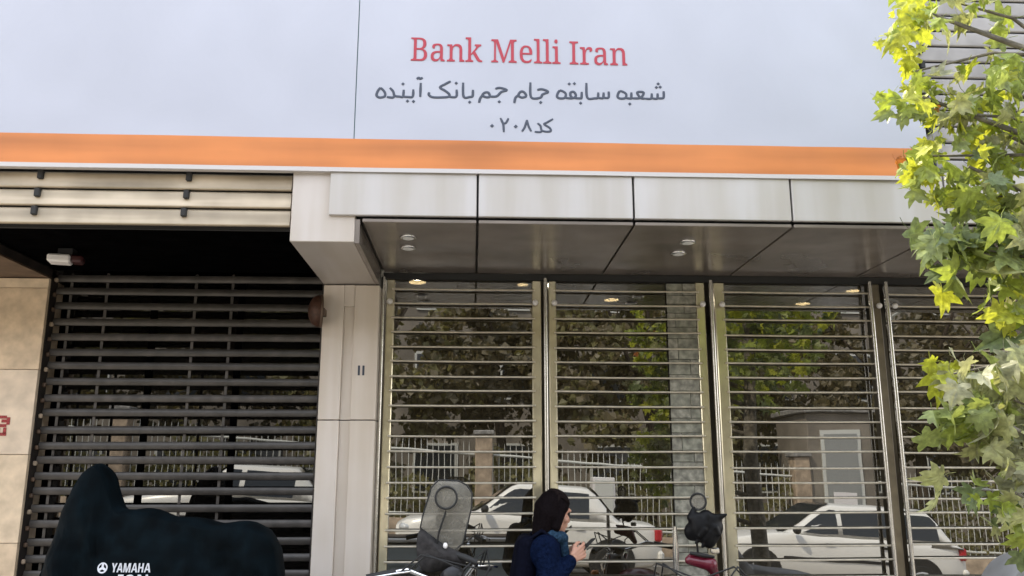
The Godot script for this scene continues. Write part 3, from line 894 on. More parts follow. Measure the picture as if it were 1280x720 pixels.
# ---------------------------------------------------------------- across the street (seen mirrored in the windows)
func car(label: String, paint: Material, at: Vector3, yaw: float, sedan: bool, group := "") -> Node3D:
	var t := thing("parked_car", label, "car", Vector3.ZERO, group)
	var belt := func(x: float) -> float:
		var y := 0.93
		if x > 0.8: y = lerpf(0.93, 0.70, pow((x - 0.8) / 1.3, 1.6))
		elif x < -1.35 and sedan: y = lerpf(0.95, 0.90, (-1.35 - x) / 0.75)
		return y
	var hw := func(x: float) -> float: return 0.83 * (1.0 - 0.16 * pow(absf(x) / 2.1, 5.0))
	var R := []
	for k in 29:
		var x := -2.1 + 4.2 * k / 28
		var w: float = hw.call(x)
		var b: float = belt.call(x)
		var lift := 0.22 + 0.10 * pow(absf(x) / 2.1, 8.0)
		if k == 0 or k == 28: w *= 0.93; b -= 0.06; lift += 0.06
		var half := [Vector2(w * 0.85, lift), Vector2(w * 0.97, lift + 0.06), Vector2(w, 0.55), Vector2(w * 0.985, b - 0.12), Vector2(w * 0.95, b - 0.03), Vector2(w * 0.88, b), Vector2(w * 0.45, b + 0.025)]
		var row := []
		for p in half: row.append(Vector3(x, p.y, -p.x))
		half.reverse()
		for p in half: row.append(Vector3(x, p.y, p.x))
		R.append(row)
	obj("body", MB.new().rings(R), paint, t)
	# cabin
	var x_front := 1.05
	var x_back := -1.55 if sedan else -2.02
	var roof := func(s: float) -> float:      # s from back to front
		var up := smoothstep(0.0, 0.30 if sedan else 0.20, s) * (1.0 - smoothstep(0.60, 1.0, s))
		return lerpf(0.90, 1.43, clampf(up * 1.12, 0, 1) - 0.03 * absf(s - 0.45))
	R = []
	for k in 25:
		var s := k / 24.0
		var x := lerpf(x_back, x_front, s)
		var y: float = roof.call(s)
		var b := 0.86
		var wb := 0.78
		var wr := lerpf(0.76, 0.58, clampf((y - b) / 0.57, 0, 1))
		var row := []
		for p in [Vector2(wb, b), Vector2(lerpf(wb, wr, 0.5), lerpf(b, y, 0.5)), Vector2(wr, y - 0.05), Vector2(wr - 0.08, y - 0.01), Vector2(wr * 0.5, y + 0.01)]: row.append(Vector3(x, p.y, -p.x))
		for p in [Vector2(wr * 0.5, y + 0.01), Vector2(wr - 0.08, y - 0.01), Vector2(wr, y - 0.05), Vector2(lerpf(wb, wr, 0.5), lerpf(b, y, 0.5)), Vector2(wb, b)]: row.append(Vector3(x, p.y, p.x))
		R.append(row)
	obj("cabin", MB.new().rings(R), paint, t)
	var skin := func(x: float, q: float, side: float) -> Vector3:   # a point on the cabin's side, q from belt to roof edge
		var s := (x - x_back) / (x_front - x_back)
		var y: float = roof.call(s)
		var wr := lerpf(0.76, 0.58, clampf((y - 0.86) / 0.57, 0, 1))
		var yy := lerpf(0.955, maxf(y - 0.085, 0.957), q)
		return Vector3(x, yy, side * (lerpf(0.78, wr, clampf((yy - 0.86) / maxf(y - 0.91, 0.05), 0, 1)) + 0.010))
	for side in [-1.0, 1.0]:
		for win in [[-0.02, 0.72], [-0.90, -0.10]] + ([] if sedan else [[-1.62, -0.98]]):
			obj("window", MB.new().sheet(8, 4, func(s: float, q: float) -> Vector3: return skin.call(lerpf(win[0], win[1], s if side > 0 else 1.0 - s), q, side)), M.far_glass, t)
		for x in [-0.75, 0.15]:
			obj("door_handle", MB.new().box(Vector3(x, 0.80, side * 0.832), Vector3(0.15, 0.035, 0.03), 0.008), M.rubber, t)
		obj("side_moulding", MB.new().box(Vector3(-0.1, 0.56, side * 0.836), Vector3(2.0, 0.05, 0.014), 0.004), M.rubber, t)
		obj("headlight", MB.new().ball(Vector3(1.93, 0.62, side * 0.60), Vector3(0.14, 0.085, 0.15)), M.head_lens, t)
		obj("taillight", MB.new().box(Vector3(-2.02, 0.78, side * 0.66), Vector3(0.12, 0.2, 0.2), 0.03), M.tail, t)
		obj("wing_mirror", MB.new().ball(Vector3(0.72, 0.99, side * 0.92), Vector3(0.06, 0.065, 0.11)), M.rubber, t)
		for x in [-1.28, 1.28]:
			var B := Basis(Vector3(1, 0, 0), PI / 2 * side)
			var arch := obj("wheel_arch", MB.new().lathe(Vector3(x, 0.33, side * 0.80), [Vector2(0.37, 0.0), Vector2(0.36, 0.03), Vector2(0.355, 0.032)], 24, B), M.rubber, t)
			var wh := obj("wheel", MB.new().lathe(Vector3(x, 0.295, side * 0.70), [Vector2(0.19, 0.0), Vector2(0.27, 0.0), Vector2(0.295, 0.03), Vector2(0.295, 0.12), Vector2(0.27, 0.145), Vector2(0.19, 0.135)], 24, B), M.rubber, t)
			obj("rim", MB.new().lathe(Vector3(x, 0.295, side * 0.80), [Vector2(0.19, 0.0), Vector2(0.185, 0.04), Vector2(0.10, 0.025), Vector2(0.05, 0.045), Vector2(0.01, 0.047)], 16, B), M.steel, wh)
	obj("windscreen", MB.new().sheet(6, 6, func(s: float, q: float) -> Vector3:
		var k := lerpf(0.97, 0.66, q)
		var y: float = roof.call(k)
		return Vector3(lerpf(x_back, x_front, k) + 0.012, y + 0.014 + 0.004, lerpf(0.6, -0.6, s) * lerpf(1.05, 0.83, q))), M.far_glass, t)
	obj("rear_window", MB.new().sheet(6, 6, func(s: float, q: float) -> Vector3:
		var k := lerpf(0.05, 0.24 if sedan else 0.16, q)
		var y: float = roof.call(k)
		return Vector3(lerpf(x_back, x_front, k) - 0.012, y + 0.018, lerpf(-0.6, 0.6, s) * lerpf(1.0, 0.85, q))), M.far_glass, t)
	obj("front_bumper", MB.new().box(Vector3(2.06, 0.42, 0), Vector3(0.12, 0.2, 1.42), 0.04), paint, t)
	obj("rear_bumper", MB.new().box(Vector3(-2.08, 0.44, 0), Vector3(0.12, 0.2, 1.42), 0.04), paint, t)
	t.position = at
	t.basis = Basis(Vector3(0, 0, 1), atan(SLOPE)) * Basis(Vector3(0, 1, 0), yaw).scaled(Vector3.ONE * 1.06)
	return t

func far_tree(label: String, x: float, z: float, h: float, r: float, dark: int) -> void:
	var base := Vector3(x, gy(x) - 0.05, z)
	var t := thing("plane_tree", label, "tree", base, "trees behind the railings across the road")
	var top := base + Vector3(rng.randf_range(-0.3, 0.3), h * 0.55, 0)
	var b := MB.new().tube([base, base.lerp(top, 0.4) + Vector3(0.06, 0, 0), top], [0.19, 0.15, 0.11], 10)
	obj("trunk", b, M.bark, t)
	for k in 6:
		var a := TAU * k / 6 + rng.randf()
		var e := top + Vector3(cos(a) * r * 0.7, rng.randf_range(0.3, 0.4) * h, sin(a) * r * 0.7)
		obj("limb", MB.new().tube([base.lerp(top, rng.randf_range(0.75, 1.0)), top.lerp(e, 0.5) + Vector3(0, -0.15, 0), e], [0.08, 0.05, 0.02], 6), M.bark, t)
	var lm := MB.new()
	for q in [[Vector3(-0.5, 0, 0), Vector3(0, 0.16, -0.5), Vector3(0, 0, 0)], [Vector3(0, 0, 0), Vector3(0, 0.16, -0.5), Vector3(0.5, 0, 0)], [Vector3(-0.5, 0, 0), Vector3(0, 0, 0), Vector3(0, 0.1, 0.5)], [Vector3(0, 0, 0), Vector3(0.5, 0, 0), Vector3(0, 0.1, 0.5)]]: lm.tri(q[0], q[1], q[2])
	var mesh := lm.mesh()
	var clumps := []
	for k in 90:
		var d := Vector3(rng.randfn(), rng.randfn() * 0.85, rng.randfn() * 0.9).normalized() * pow(rng.randf(), 0.45)
		clumps.append([base + Vector3(0, h * 0.60, 0) + d * Vector3(r * 1.05, h * 0.42, r * 0.8), rng.randf_range(0.25, 0.55)])
	for w in 2:
		var mm := MultiMesh.new()
		mm.transform_format = MultiMesh.TRANSFORM_3D
		mm.mesh = mesh
		mm.instance_count = 3600
		for k in 3600:
			var c: Array = clumps[rng.randi() % clumps.size()]
			var p: Vector3 = c[0] + Vector3(rng.randfn(), rng.randfn() * 0.7, rng.randfn()) * c[1] * 0.55
			var s := rng.randf_range(0.12, 0.26)
			mm.set_instance_transform(k, Transform3D(Basis.from_euler(Vector3(rng.randf() * TAU, rng.randf() * TAU, rng.randf() * TAU)).scaled(Vector3.ONE * s), p - base))
		var o := MultiMeshInstance3D.new()
		o.multimesh = mm
		o.material_override = M.far_leaves[(dark + w) % 3]
		o.name = "crown"
		o.set_meta("kind", "stuff")
		t.add_child(o, true)

func across_the_street() -> void:
	car("white saloon car parked across the road, mirrored beside the person", M.white_paint, Vector3(0.93, gy(0.93), 9.6), PI, true, "white cars parked across the road")
	car("white estate car with red tail lamp, mirrored in the third window", M.white_paint, Vector3(6.2, gy(6.2), 9.6), PI, false, "white cars parked across the road")
	car("white saloon car mirrored low behind the slatted shutter", M.white_paint, Vector3(-4.0, gy(-4.0), 9.6), PI, true, "white cars parked across the road")
	var tr := thing("metal_trough", "long blue grey ribbed metal trough with white rim standing at the near kerb", "trough", Vector3(-0.15, gy(-0.15), 3.5))
	obj("trough_body", MB.new().span(-1.25, 0.95, 0.1, 0.90, 3.28, 3.72, 0.03), M.blue_paint, tr)
	obj("trough_rim", MB.new().span(-1.28, 0.98, 0.935, 0.975, 3.25, 3.75, 0.012), M.white_paint, tr)
	obj("trough_band", MB.new().span(-1.24, 0.94, 0.90, 0.935, 3.29, 3.71), M.rubber, tr)
	for k in 4: obj("rib", MB.new().span(-1.24, 0.94, 0.22 + 0.16 * k, 0.25 + 0.16 * k, 3.262, 3.28, 0.006), M.blue_paint, tr)
	obj("soil", MB.new().span(-1.22, 0.92, 0.95, 0.985, 3.29, 3.71), M.soil, tr)
	# railings on a low wall
	var f := thing("railing_fence", "white iron railings with tan stone posts across the road", "fence", Vector3(0, gy(0), 14.1))
	for seg in [[-16.0, 0.1], [0.5, 7.7], [9.6, 20.0]]:
		var n := int((seg[1] - seg[0]) / 0.14)
		var st := MB.new()
		for k in n:
			var x: float = seg[0] + 0.14 * k
			st.tube([Vector3(x, gy(x) + 0.5, 14.1), Vector3(x, gy(x) + 2.2, 14.1), Vector3(x, gy(x) + 2.32, 14.1)], [0.010, 0.010, 0.003], 5)
		obj("railing_bars", st, M.white_iron, f).set_meta("kind", "stuff")
		for y in [0.62, 2.05]:
			obj("rail", MB.new().tube([Vector3(seg[0], gy(seg[0]) + y, 14.1), Vector3(seg[1], gy(seg[1]) + y, 14.1)], 0.03, 6), M.white_iron, f)
		obj("base_wall", MB.new().quad_strip(seg[0], seg[1]), M.tan, f)
	for x in [-8.0, 0.3, 7.75, 15.0]:
		obj("stone_post", MB.new().span(x - 0.19, x + 0.19, gy(x) - 0.2, gy(x) + 2.5, 13.9, 14.3, 0.02), M.tan, f)
		obj("post_cap", MB.new().span(x - 0.24, x + 0.24, gy(x) + 2.5, gy(x) + 2.6, 13.85, 14.35, 0.02), M.kerb, f)
	var c := thing("utility_cabinet", "small white utility cabinet in front of the white railings", "cabinet", Vector3(2.9, gy(2.9), 13.6))
	obj("cabinet_body", MB.new().span(2.65, 3.15, gy(2.9), gy(2.9) + 1.75, 13.4, 13.8, 0.015), M.white_plastic, c)
	obj("cabinet_door", MB.new().span(2.69, 3.11, gy(2.9) + 0.2, gy(2.9) + 1.68, 13.385, 13.4, 0.006), M.white_iron, c)
	# gate house
	var g := thing("gate_house", "pale grey gate house with glazed door between the white railings", "building", Vector3(8.7, gy(8.7), 14.4))
	var y0 := gy(8.7)
	obj("wall", MB.new().span(7.95, 9.5, y0 - 0.2, y0 + 3.6, 14.0, 16.0, 0.02), M.wall_far, g)
	obj("door_frame", MB.new().span(8.25, 9.2, y0, y0 + 3.2, 13.96, 14.0), M.white_iron, g)
	var d := obj("door", MB.new().span(8.33, 9.12, y0 + 0.05, y0 + 3.1, 13.945, 13.96), mat(Color(0.27, 0.28, 0.27), 0.25), g)
	obj("notice_board", MB.new().span(8.45, 9.0, y0 + 1.1, y0 + 1.75, 13.93, 13.945), M.white_plastic, d)
	obj("roof", MB.new().span(7.85, 9.6, y0 + 3.6, y0 + 3.72, 13.85, 16.1, 0.02), M.kerb, g)
	var lp := thing("street_lamp", "slim pale street lamp pole beside the gate house across the road", "street lamp", Vector3(9.75, gy(9.75), 13.3))
	obj("pole", MB.new().tube([Vector3(9.75, gy(9.75), 13.3), Vector3(9.75, 5.0, 13.3)], [0.06, 0.04], 10), M.white_iron, lp)
	obj("lamp_arm", MB.new().tube([Vector3(9.75, 5.0, 13.3), Vector3(9.72, 5.2, 13.0), Vector3(9.7, 5.25, 12.3)], [0.04, 0.03, 0.03], 8), M.white_iron, lp)
	obj("lamp_head", MB.new().box(Vector3(9.7, 5.23, 12.1), Vector3(0.2, 0.08, 0.5), 0.03), M.dark_metal, lp)
	# building far behind the trees
	var b := thing("apartment_building", "long beige building behind the trees across the road", "building", Vector3(0, 0, 25))
	obj("wall", MB.new().span(-34, 36, -4, 10.5, 24, 32), M.wall_far, b)
	for k in 22:
		for row in 3:
			var x := -32.0 + 3.0 * k
			var w := obj("window", MB.new().span(x, x + 1.5, 0.9 + row * 3.2, 2.6 + row * 3.2, 23.94, 24.0), M.white_iron, b)
			obj("pane", MB.new().span(x + 0.08, x + 1.42, 0.98 + row * 3.2, 2.52 + row * 3.2, 23.925, 23.94), M.far_glass, w)
	obj("parapet", MB.new().span(-34.2, 36.2, 10.5, 10.8, 23.8, 32.2), M.kerb, b)
	var places := [[-11.0, 16.4, 7.5, 2.9, 3], [-6.6, 17.0, 8.2, 3.0, 2], [-2.6, 16.0, 7.4, 2.8, 3], [0.9, 17.2, 8.0, 2.9, 2], [4.4, 16.0, 7.6, 2.8, 3], [7.9, 18.4, 8.0, 3.0, 3], [11.6, 16.2, 7.8, 3.0, 2], [15.5, 17.0, 8.0, 3.0, 3]]
	for k in places.size():
		var p: Array = places[k]
		far_tree("broad dark tree behind the white railings, number %s from the left in the street" % ["one", "two", "three", "four", "five", "six", "seven", "eight"][k], p[0], p[1], p[2], p[3], p[4])
	# low hedge in front of the railings
	var hedge := MultiMesh.new()
	hedge.transform_format = MultiMesh.TRANSFORM_3D
	var lm := MB.new()
	lm.tri(Vector3(-0.5, 0, 0), Vector3(0.5, 0, 0), Vector3(0, 0.1, 0.7))
	lm.tri(Vector3(0.5, 0, 0), Vector3(-0.5, 0, 0), Vector3(0, 0.1, -0.7))
	hedge.mesh = lm.mesh()
	hedge.instance_count = 16000
	for k in 16000:
		var x := rng.randf_range(-14, 18)
		var p := Vector3(x, gy(x) + pow(rng.randf(), 1.25) * (1.75 + 0.5 * sin(x * 1.7) + 0.3 * sin(x * 4.3)), 14.6 + rng.randf_range(-0.55, 0.9))
		hedge.set_instance_transform(k, Transform3D(Basis.from_euler(Vector3(rng.randf() * TAU, rng.randf() * TAU, rng.randf() * TAU)).scaled(Vector3.ONE * rng.randf_range(0.08, 0.16)), p))
	var o := MultiMeshInstance3D.new()
	o.multimesh = hedge
	o.material_override = M.far_leaves[1]
	o.name = "hedge_leaves"
	add_child(o)
	o.set_meta("kind", "stuff"); o.set_meta("label", "dry olive hedge growing through the white railings across the road"); o.set_meta("category", "hedge")

# ---------------------------------------------------------------- motorcycles
func torus(b: MB, at: Vector3, r: float, w: float, B: Basis) -> MB:
	var pts := []
	for k in 25: pts.append(at + B * Vector3(cos(TAU * k / 24), sin(TAU * k / 24), 0) * r)
	return b.tube(pts, w, 8)

func bike(t: Node3D, tank: Material) -> void:               # front towards +z, wheels on y 0, built round the origin
	for z in [-0.62, 0.66]:
		var w := obj("wheel", torus(MB.new(), Vector3(0, 0.3, z), 0.26, 0.042, Basis(Vector3(0, 1, 0), PI / 2)), M.rubber, t)
		var sp := MB.new()
		torus(sp, Vector3(0, 0.3, z), 0.225, 0.012, Basis(Vector3(0, 1, 0), PI / 2))
		for k in 12: sp.tube([Vector3(0.02 * (1 if k % 2 else -1), 0.3, z), Vector3(0, 0.3 + 0.225 * sin(TAU * k / 12), z + 0.225 * cos(TAU * k / 12))], 0.003, 4)
		obj("rim", sp, M.chrome, w)
		obj("hub", MB.new().tube([Vector3(-0.07, 0.3, z), Vector3(0.07, 0.3, z)], 0.05, 12), M.dark_metal, w)
		obj("mudguard", MB.new().sheet(4, 12, func(s: float, q: float) -> Vector3:
			var a := lerpf(0.5, 2.7, q)
			return Vector3((s - 0.5) * 0.11, 0.3 + 0.325 * sin(a) - 0.05 * pow(absf(s - 0.5) * 2, 3), z + 0.325 * cos(a))), M.dark_metal, t)
	for s in [-1.0, 1.0]:
		obj("fork_leg", MB.new().tube([Vector3(0.075 * s, 0.3, 0.66), Vector3(0.075 * s, 0.62, 0.55), Vector3(0.08 * s, 0.98, 0.42)], [0.026, 0.024, 0.018], 10), M.chrome, t)
		obj("grip", MB.new().tube([Vector3(0.24 * s, 1.045, 0.30), Vector3(0.36 * s, 1.02, 0.23)], 0.018, 10), M.rubber, t)
		obj("lever", MB.new().tube([Vector3(0.20 * s, 1.05, 0.36), Vector3(0.28 * s, 1.045, 0.35), Vector3(0.36 * s, 1.03, 0.30)], 0.006, 6), M.chrome, t)
		obj("shock_absorber", MB.new().tube([Vector3(0.12 * s, 0.36, -0.6), Vector3(0.12 * s, 0.72, -0.48)], 0.028, 10), M.chrome, t)
		obj("foot_peg", MB.new().tube([Vector3(0.08 * s, 0.32, 0.0), Vector3(0.24 * s, 0.32, 0.0)], 0.016, 8), M.rubber, t)
		obj("indicator", MB.new().ball(Vector3(0.15 * s, 0.84, 0.50), Vector3(0.035, 0.025, 0.03)), mat(Color(0.6, 0.2, 0.02), 0.2), t)
	obj("handlebar", MB.new().tube([Vector3(-0.33, 1.03, 0.25), Vector3(-0.2, 1.055, 0.33), Vector3(-0.08, 1.0, 0.41), Vector3(0.08, 1.0, 0.41), Vector3(0.2, 1.055, 0.33), Vector3(0.33, 1.03, 0.25)], 0.011, 8), M.chrome, t)
	obj("headlight", MB.new().lathe(Vector3(0, 0.88, 0.46), [Vector2(0.03, -0.10), Vector2(0.075, -0.07), Vector2(0.092, 0.0), Vector2(0.085, 0.02)], 20, Basis(Vector3(1, 0, 0), PI / 2)), M.dark_metal, t)
	obj("headlight_lens", MB.new().ball(Vector3(0, 0.88, 0.475), Vector3(0.083, 0.083, 0.03), 16), M.head_lens, t)
	obj("fuel_tank", MB.new().nets([ell(Vector3(0, 0.80, 0.16), Vector3(0.125, 0.10, 0.22)), cap(Vector3(0, 0.76, 0.3), Vector3(0, 0.76, -0.08), 0.09, 0.07)], 0.02, 0.06), tank, t)
	obj("seat", MB.new().nets([cap(Vector3(0.04, 0.76, -0.08), Vector3(0.05, 0.80, -0.66), 0.06, 0.07), cap(Vector3(-0.04, 0.76, -0.08), Vector3(-0.05, 0.80, -0.66), 0.06, 0.07)], 0.02, 0.05), M.rubber, t)
	obj("side_cover", MB.new().box(Vector3(0, 0.60, -0.28), Vector3(0.22, 0.18, 0.30), 0.04), tank, t)
	obj("engine", MB.new().box(Vector3(0, 0.42, 0.06), Vector3(0.26, 0.24, 0.32), 0.04), M.dark_metal, t)
	obj("cylinder", MB.new().lathe(Vector3(0, 0.5, 0.16), [Vector2(0.09, 0.0), Vector2(0.07, 0.02), Vector2(0.09, 0.04), Vector2(0.07, 0.06), Vector2(0.09, 0.08), Vector2(0.07, 0.10), Vector2(0.08, 0.15)], 16, Basis(Vector3(1, 0, 0), 0.3)), M.steel, t)
	obj("frame", MB.new().tube([Vector3(0, 0.95, 0.40), Vector3(0, 0.62, 0.30), Vector3(0, 0.28, 0.16), Vector3(0, 0.28, -0.15), Vector3(0, 0.68, -0.35), Vector3(0, 0.74, -0.75)], 0.024, 8), M.dark_metal, t)
	obj("swing_arm", MB.new().tube([Vector3(0.08, 0.32, -0.12), Vector3(0.08, 0.3, -0.64)], 0.022, 8), M.dark_metal, t)
	obj("exhaust", MB.new().tube([Vector3(0.10, 0.5, 0.25), Vector3(0.13, 0.27, 0.22), Vector3(0.14, 0.25, -0.2), Vector3(0.16, 0.32, -0.85)], [0.02, 0.022, 0.03, 0.045], 12), M.chrome, t)
	obj("rear_rack", MB.new().tube([Vector3(-0.1, 0.84, -0.6), Vector3(-0.1, 0.88, -0.9), Vector3(0.1, 0.88, -0.9), Vector3(0.1, 0.84, -0.6)], 0.009, 6), M.chrome, t)
	for c in [[-0.24, 0.12], [0.24, 0.10], [0.22, -0.05], [-0.2, 0.03]]:
		obj("cable", MB.new().tube([Vector3(c[0], 1.05, 0.34), Vector3(c[0] * 0.8, 1.13, 0.44), Vector3(c[1] + c[0] * 0.2, 1.06, 0.52), Vector3(c[1], 0.90, 0.45), Vector3(c[1] * 0.5, 0.7, 0.3)], 0.0045, 5), M.rubber, t)
	obj("speedometer", MB.new().lathe(Vector3(0, 1.0, 0.44), [Vector2(0.045, 0.0), Vector2(0.055, 0.02), Vector2(0.055, 0.05), Vector2(0.045, 0.055)], 16, Basis(Vector3(1, 0, 0), -0.7)), M.dark_metal, t)
	obj("taillight", MB.new().box(Vector3(0, 0.74, -0.80), Vector3(0.14, 0.07, 0.05), 0.015), M.tail, t)
	obj("side_stand", MB.new().tube([Vector3(-0.1, 0.28, 0.0), Vector3(-0.2, 0.02, 0.05)], 0.012, 6), M.dark_metal, t)

func bikes() -> void:
	# first: tall pale leg shield of cloth over the bars
	var t := thing("motorcycle", "motorcycle with tall pale grey windshield and round ring mirror before the leftmost window", "motorcycle")
	bike(t, M.dark_metal)
	t.basis = Basis(Vector3(0, 1, 0), 0.62).scaled(Vector3.ONE * 1.08)
	t.position = Vector3(-0.36, gy(-0.3), 0.92)
	var s := 0.902
	var up := func(p: Array) -> Array:                       # outline points measured 5.1 m away, the shield stands 4.6 m away
		var o := []
		for k in p.size() / 2: o.append(Vector2(p[2 * k] * s, 1.65 + (p[2 * k + 1] - 1.65) * s))
		return o
	var local := func(called: String, b: MB, m: Material) -> MeshInstance3D:
		var o := MeshInstance3D.new()
		o.mesh = b.mesh()
		o.material_override = m
		o.name = called
		t.add_child(o, true)
		o.transform = t.transform.affine_inverse()
		return o
	var sh: Array = up.call([-0.25, 1.297, -0.106, 1.20, -0.051, 1.243, -0.02, 1.36, 0.0, 1.45, 0.002, 1.53, -0.03, 1.575, -0.08, 1.60, -0.196, 1.605, -0.238, 1.56, -0.262, 1.48, -0.285, 1.40, -0.298, 1.333])
	local.call("windshield", MB.new().pillow(sh, 1.272, 0.008, 0.022), M.shield)
	var edge := []
	for p in sh + [sh[0]]: edge.append(Vector3(p.x, p.y, 1.273))
	local.call("windshield_trim", MB.new().tube(edge, 0.0045, 6), M.rubber)
	var hem: Array = up.call([-0.318, 1.20, -0.27, 1.09, -0.13, 1.10, -0.03, 1.13, -0.06, 1.19, -0.106, 1.215, -0.20, 1.262, -0.296, 1.325])
	local.call("windshield_apron", MB.new().pillow(hem, 1.268, 0.02, 0.05), M.apron)
	var ring := torus(MB.new(), Vector3(-0.148 * s, 1.65 - 0.146 * s, 1.335), 0.056, 0.0055, Basis(Vector3(0, 1, 0), 0.1))
	var rm: MeshInstance3D = local.call("mirror_ring", ring, M.rubber)
	var gl := MeshInstance3D.new()
	gl.mesh = MB.new().lathe(Vector3(-0.148 * s, 1.65 - 0.146 * s, 1.33), [Vector2(0.05, -0.002), Vector2(0.052, 0.0), Vector2(0.05, 0.002)], 24, Basis(Vector3(1, 0, 0), PI / 2)).mesh()
	gl.material_override = M.shield
	gl.name = "mirror_back"
	rm.add_child(gl)
	local.call("mirror_stalk", MB.new().tube([Vector3(-0.148 * s, 1.45, 1.325), Vector3(-0.17, 1.34, 1.315), Vector3(-0.19, 1.2, 1.25)], 0.006, 6), M.rubber)
	local.call("right_hand_grip", MB.new().tube([Vector3(-0.09, 1.232, 1.27), Vector3(-0.03, 1.215, 1.30), Vector3(0.03, 1.19, 1.31)], [0.014, 0.018, 0.016], 10), M.rubber)
	local.call("clasp", MB.new().ball(Vector3(-0.135, 1.275, 1.30), Vector3(0.012, 0.016, 0.01)), M.white_plastic)
	# second: black bag over the bars, red tank
	t = thing("motorcycle", "red motorcycle with black bag over the bars before the gold post", "motorcycle")
	bike(t, M.red_paint)
	t.basis = Basis(Vector3(0, 1, 0), -0.5).scaled(Vector3.ONE * 1.12)
	t.position = Vector3(1.42, gy(1.4), 0.86)
	s = 0.904                                                # measured 5.2 m away, stands 4.7 m away
	var bag := []
	for p in [[1.309, 1.30, 0.05], [1.36, 1.32, 0.075], [1.43, 1.31, 0.07], [1.40, 1.37, 0.055], [1.465, 1.33, 0.05], [1.335, 1.37, 0.04], [1.41, 1.26, 0.05]]:
		bag.append(ell(Vector3((1.40 + (p[0] - 1.395) * 0.9) * s, 1.65 + (p[1] - 1.65) * s, 1.2 + 0.02 * sin(p[0] * 90)), Vector3(p[2] * 0.82, p[2] * 0.98, p[2] * 0.75)))
	bag.append(cap(Vector3(1.45 * s, 1.40, 1.21), Vector3(1.525 * s, 1.424, 1.22), 0.03, 0.007))
	bag.append(cap(Vector3(1.32 * s, 1.41, 1.2), Vector3(1.335 * s, 1.462, 1.2), 0.026, 0.008))
	for k in 14:
		var a := TAU * k / 14 + rng.randf() * 0.3
		var r0 := rng.randf_range(0.25, 0.95)
		var q := Vector3(1.405 * s + cos(a) * 0.072 * r0, 1.35 + sin(a) * 0.06 * r0, 1.245 + rng.randf_range(-0.01, 0.012) - 0.03 * r0 * r0)
		bag.append({"a": q, "b": q + Vector3(rng.randf_range(-0.03, 0.03), -0.035, 0.0), "ra": 0.014, "rb": 0.009, "k": 0.010})
	local.call("black_bag", MB.new().nets(bag, 0.007, 0.016), M.black_bag)
	ring = torus(MB.new(), Vector3(1.361 * s, 1.65 - 0.174 * s, 1.21), 0.043, 0.0055, Basis(Vector3(0, 1, 0), -0.5))
	rm = local.call("mirror_ring", ring, M.rubber)
	gl = MeshInstance3D.new()
	gl.mesh = MB.new().lathe(Vector3(1.361 * s, 1.65 - 0.174 * s, 1.208), [Vector2(0.036, -0.002), Vector2(0.04, 0.0), Vector2(0.036, 0.002)], 24, Basis(Vector3(0, 1, 0), -0.5) * Basis(Vector3(1, 0, 0), PI / 2)).mesh()
	gl.material_override = M.shield
	gl.name = "mirror_back"
	rm.add_child(gl)
	local.call("mirror_stalk", MB.new().tube([Vector3(1.345 * s, 1.455, 1.205), Vector3(1.335 * s, 1.40, 1.2), Vector3(1.36 * s, 1.22, 1.16)], 0.006, 6), M.rubber)
	local.call("red_fairing", MB.new().nets([cap(Vector3(1.30 * s, 1.185, 1.18), Vector3(1.42 * s, 1.165, 1.2), 0.024, 0.036), cap(Vector3(1.42 * s, 1.165, 1.2), Vector3(1.46 * s, 1.10, 1.17), 0.034, 0.02), cap(Vector3(1.31 * s, 1.215, 1.18), Vector3(1.36 * s, 1.222, 1.19), 0.010, 0.007)], 0.007, 0.012), M.red_paint)
	local.call("black_trim", MB.new().tube([Vector3(1.30 * s, 1.225, 1.20), Vector3(1.37 * s, 1.215, 1.225), Vector3(1.44 * s, 1.205, 1.215)], [0.008, 0.011, 0.007], 8), M.rubber)
	local.call("brake_reservoir", MB.new().box(Vector3(1.455 * s, 1.235, 1.19), Vector3(0.045, 0.03, 0.03), 0.006), M.steel)
	local.call("fork_cover", MB.new().tube([Vector3(1.226 * s, 1.12, 1.15), Vector3(1.224 * s, 1.23, 1.17), Vector3(1.222 * s, 1.36, 1.18)], [0.014, 0.017, 0.010], 10), M.steel)

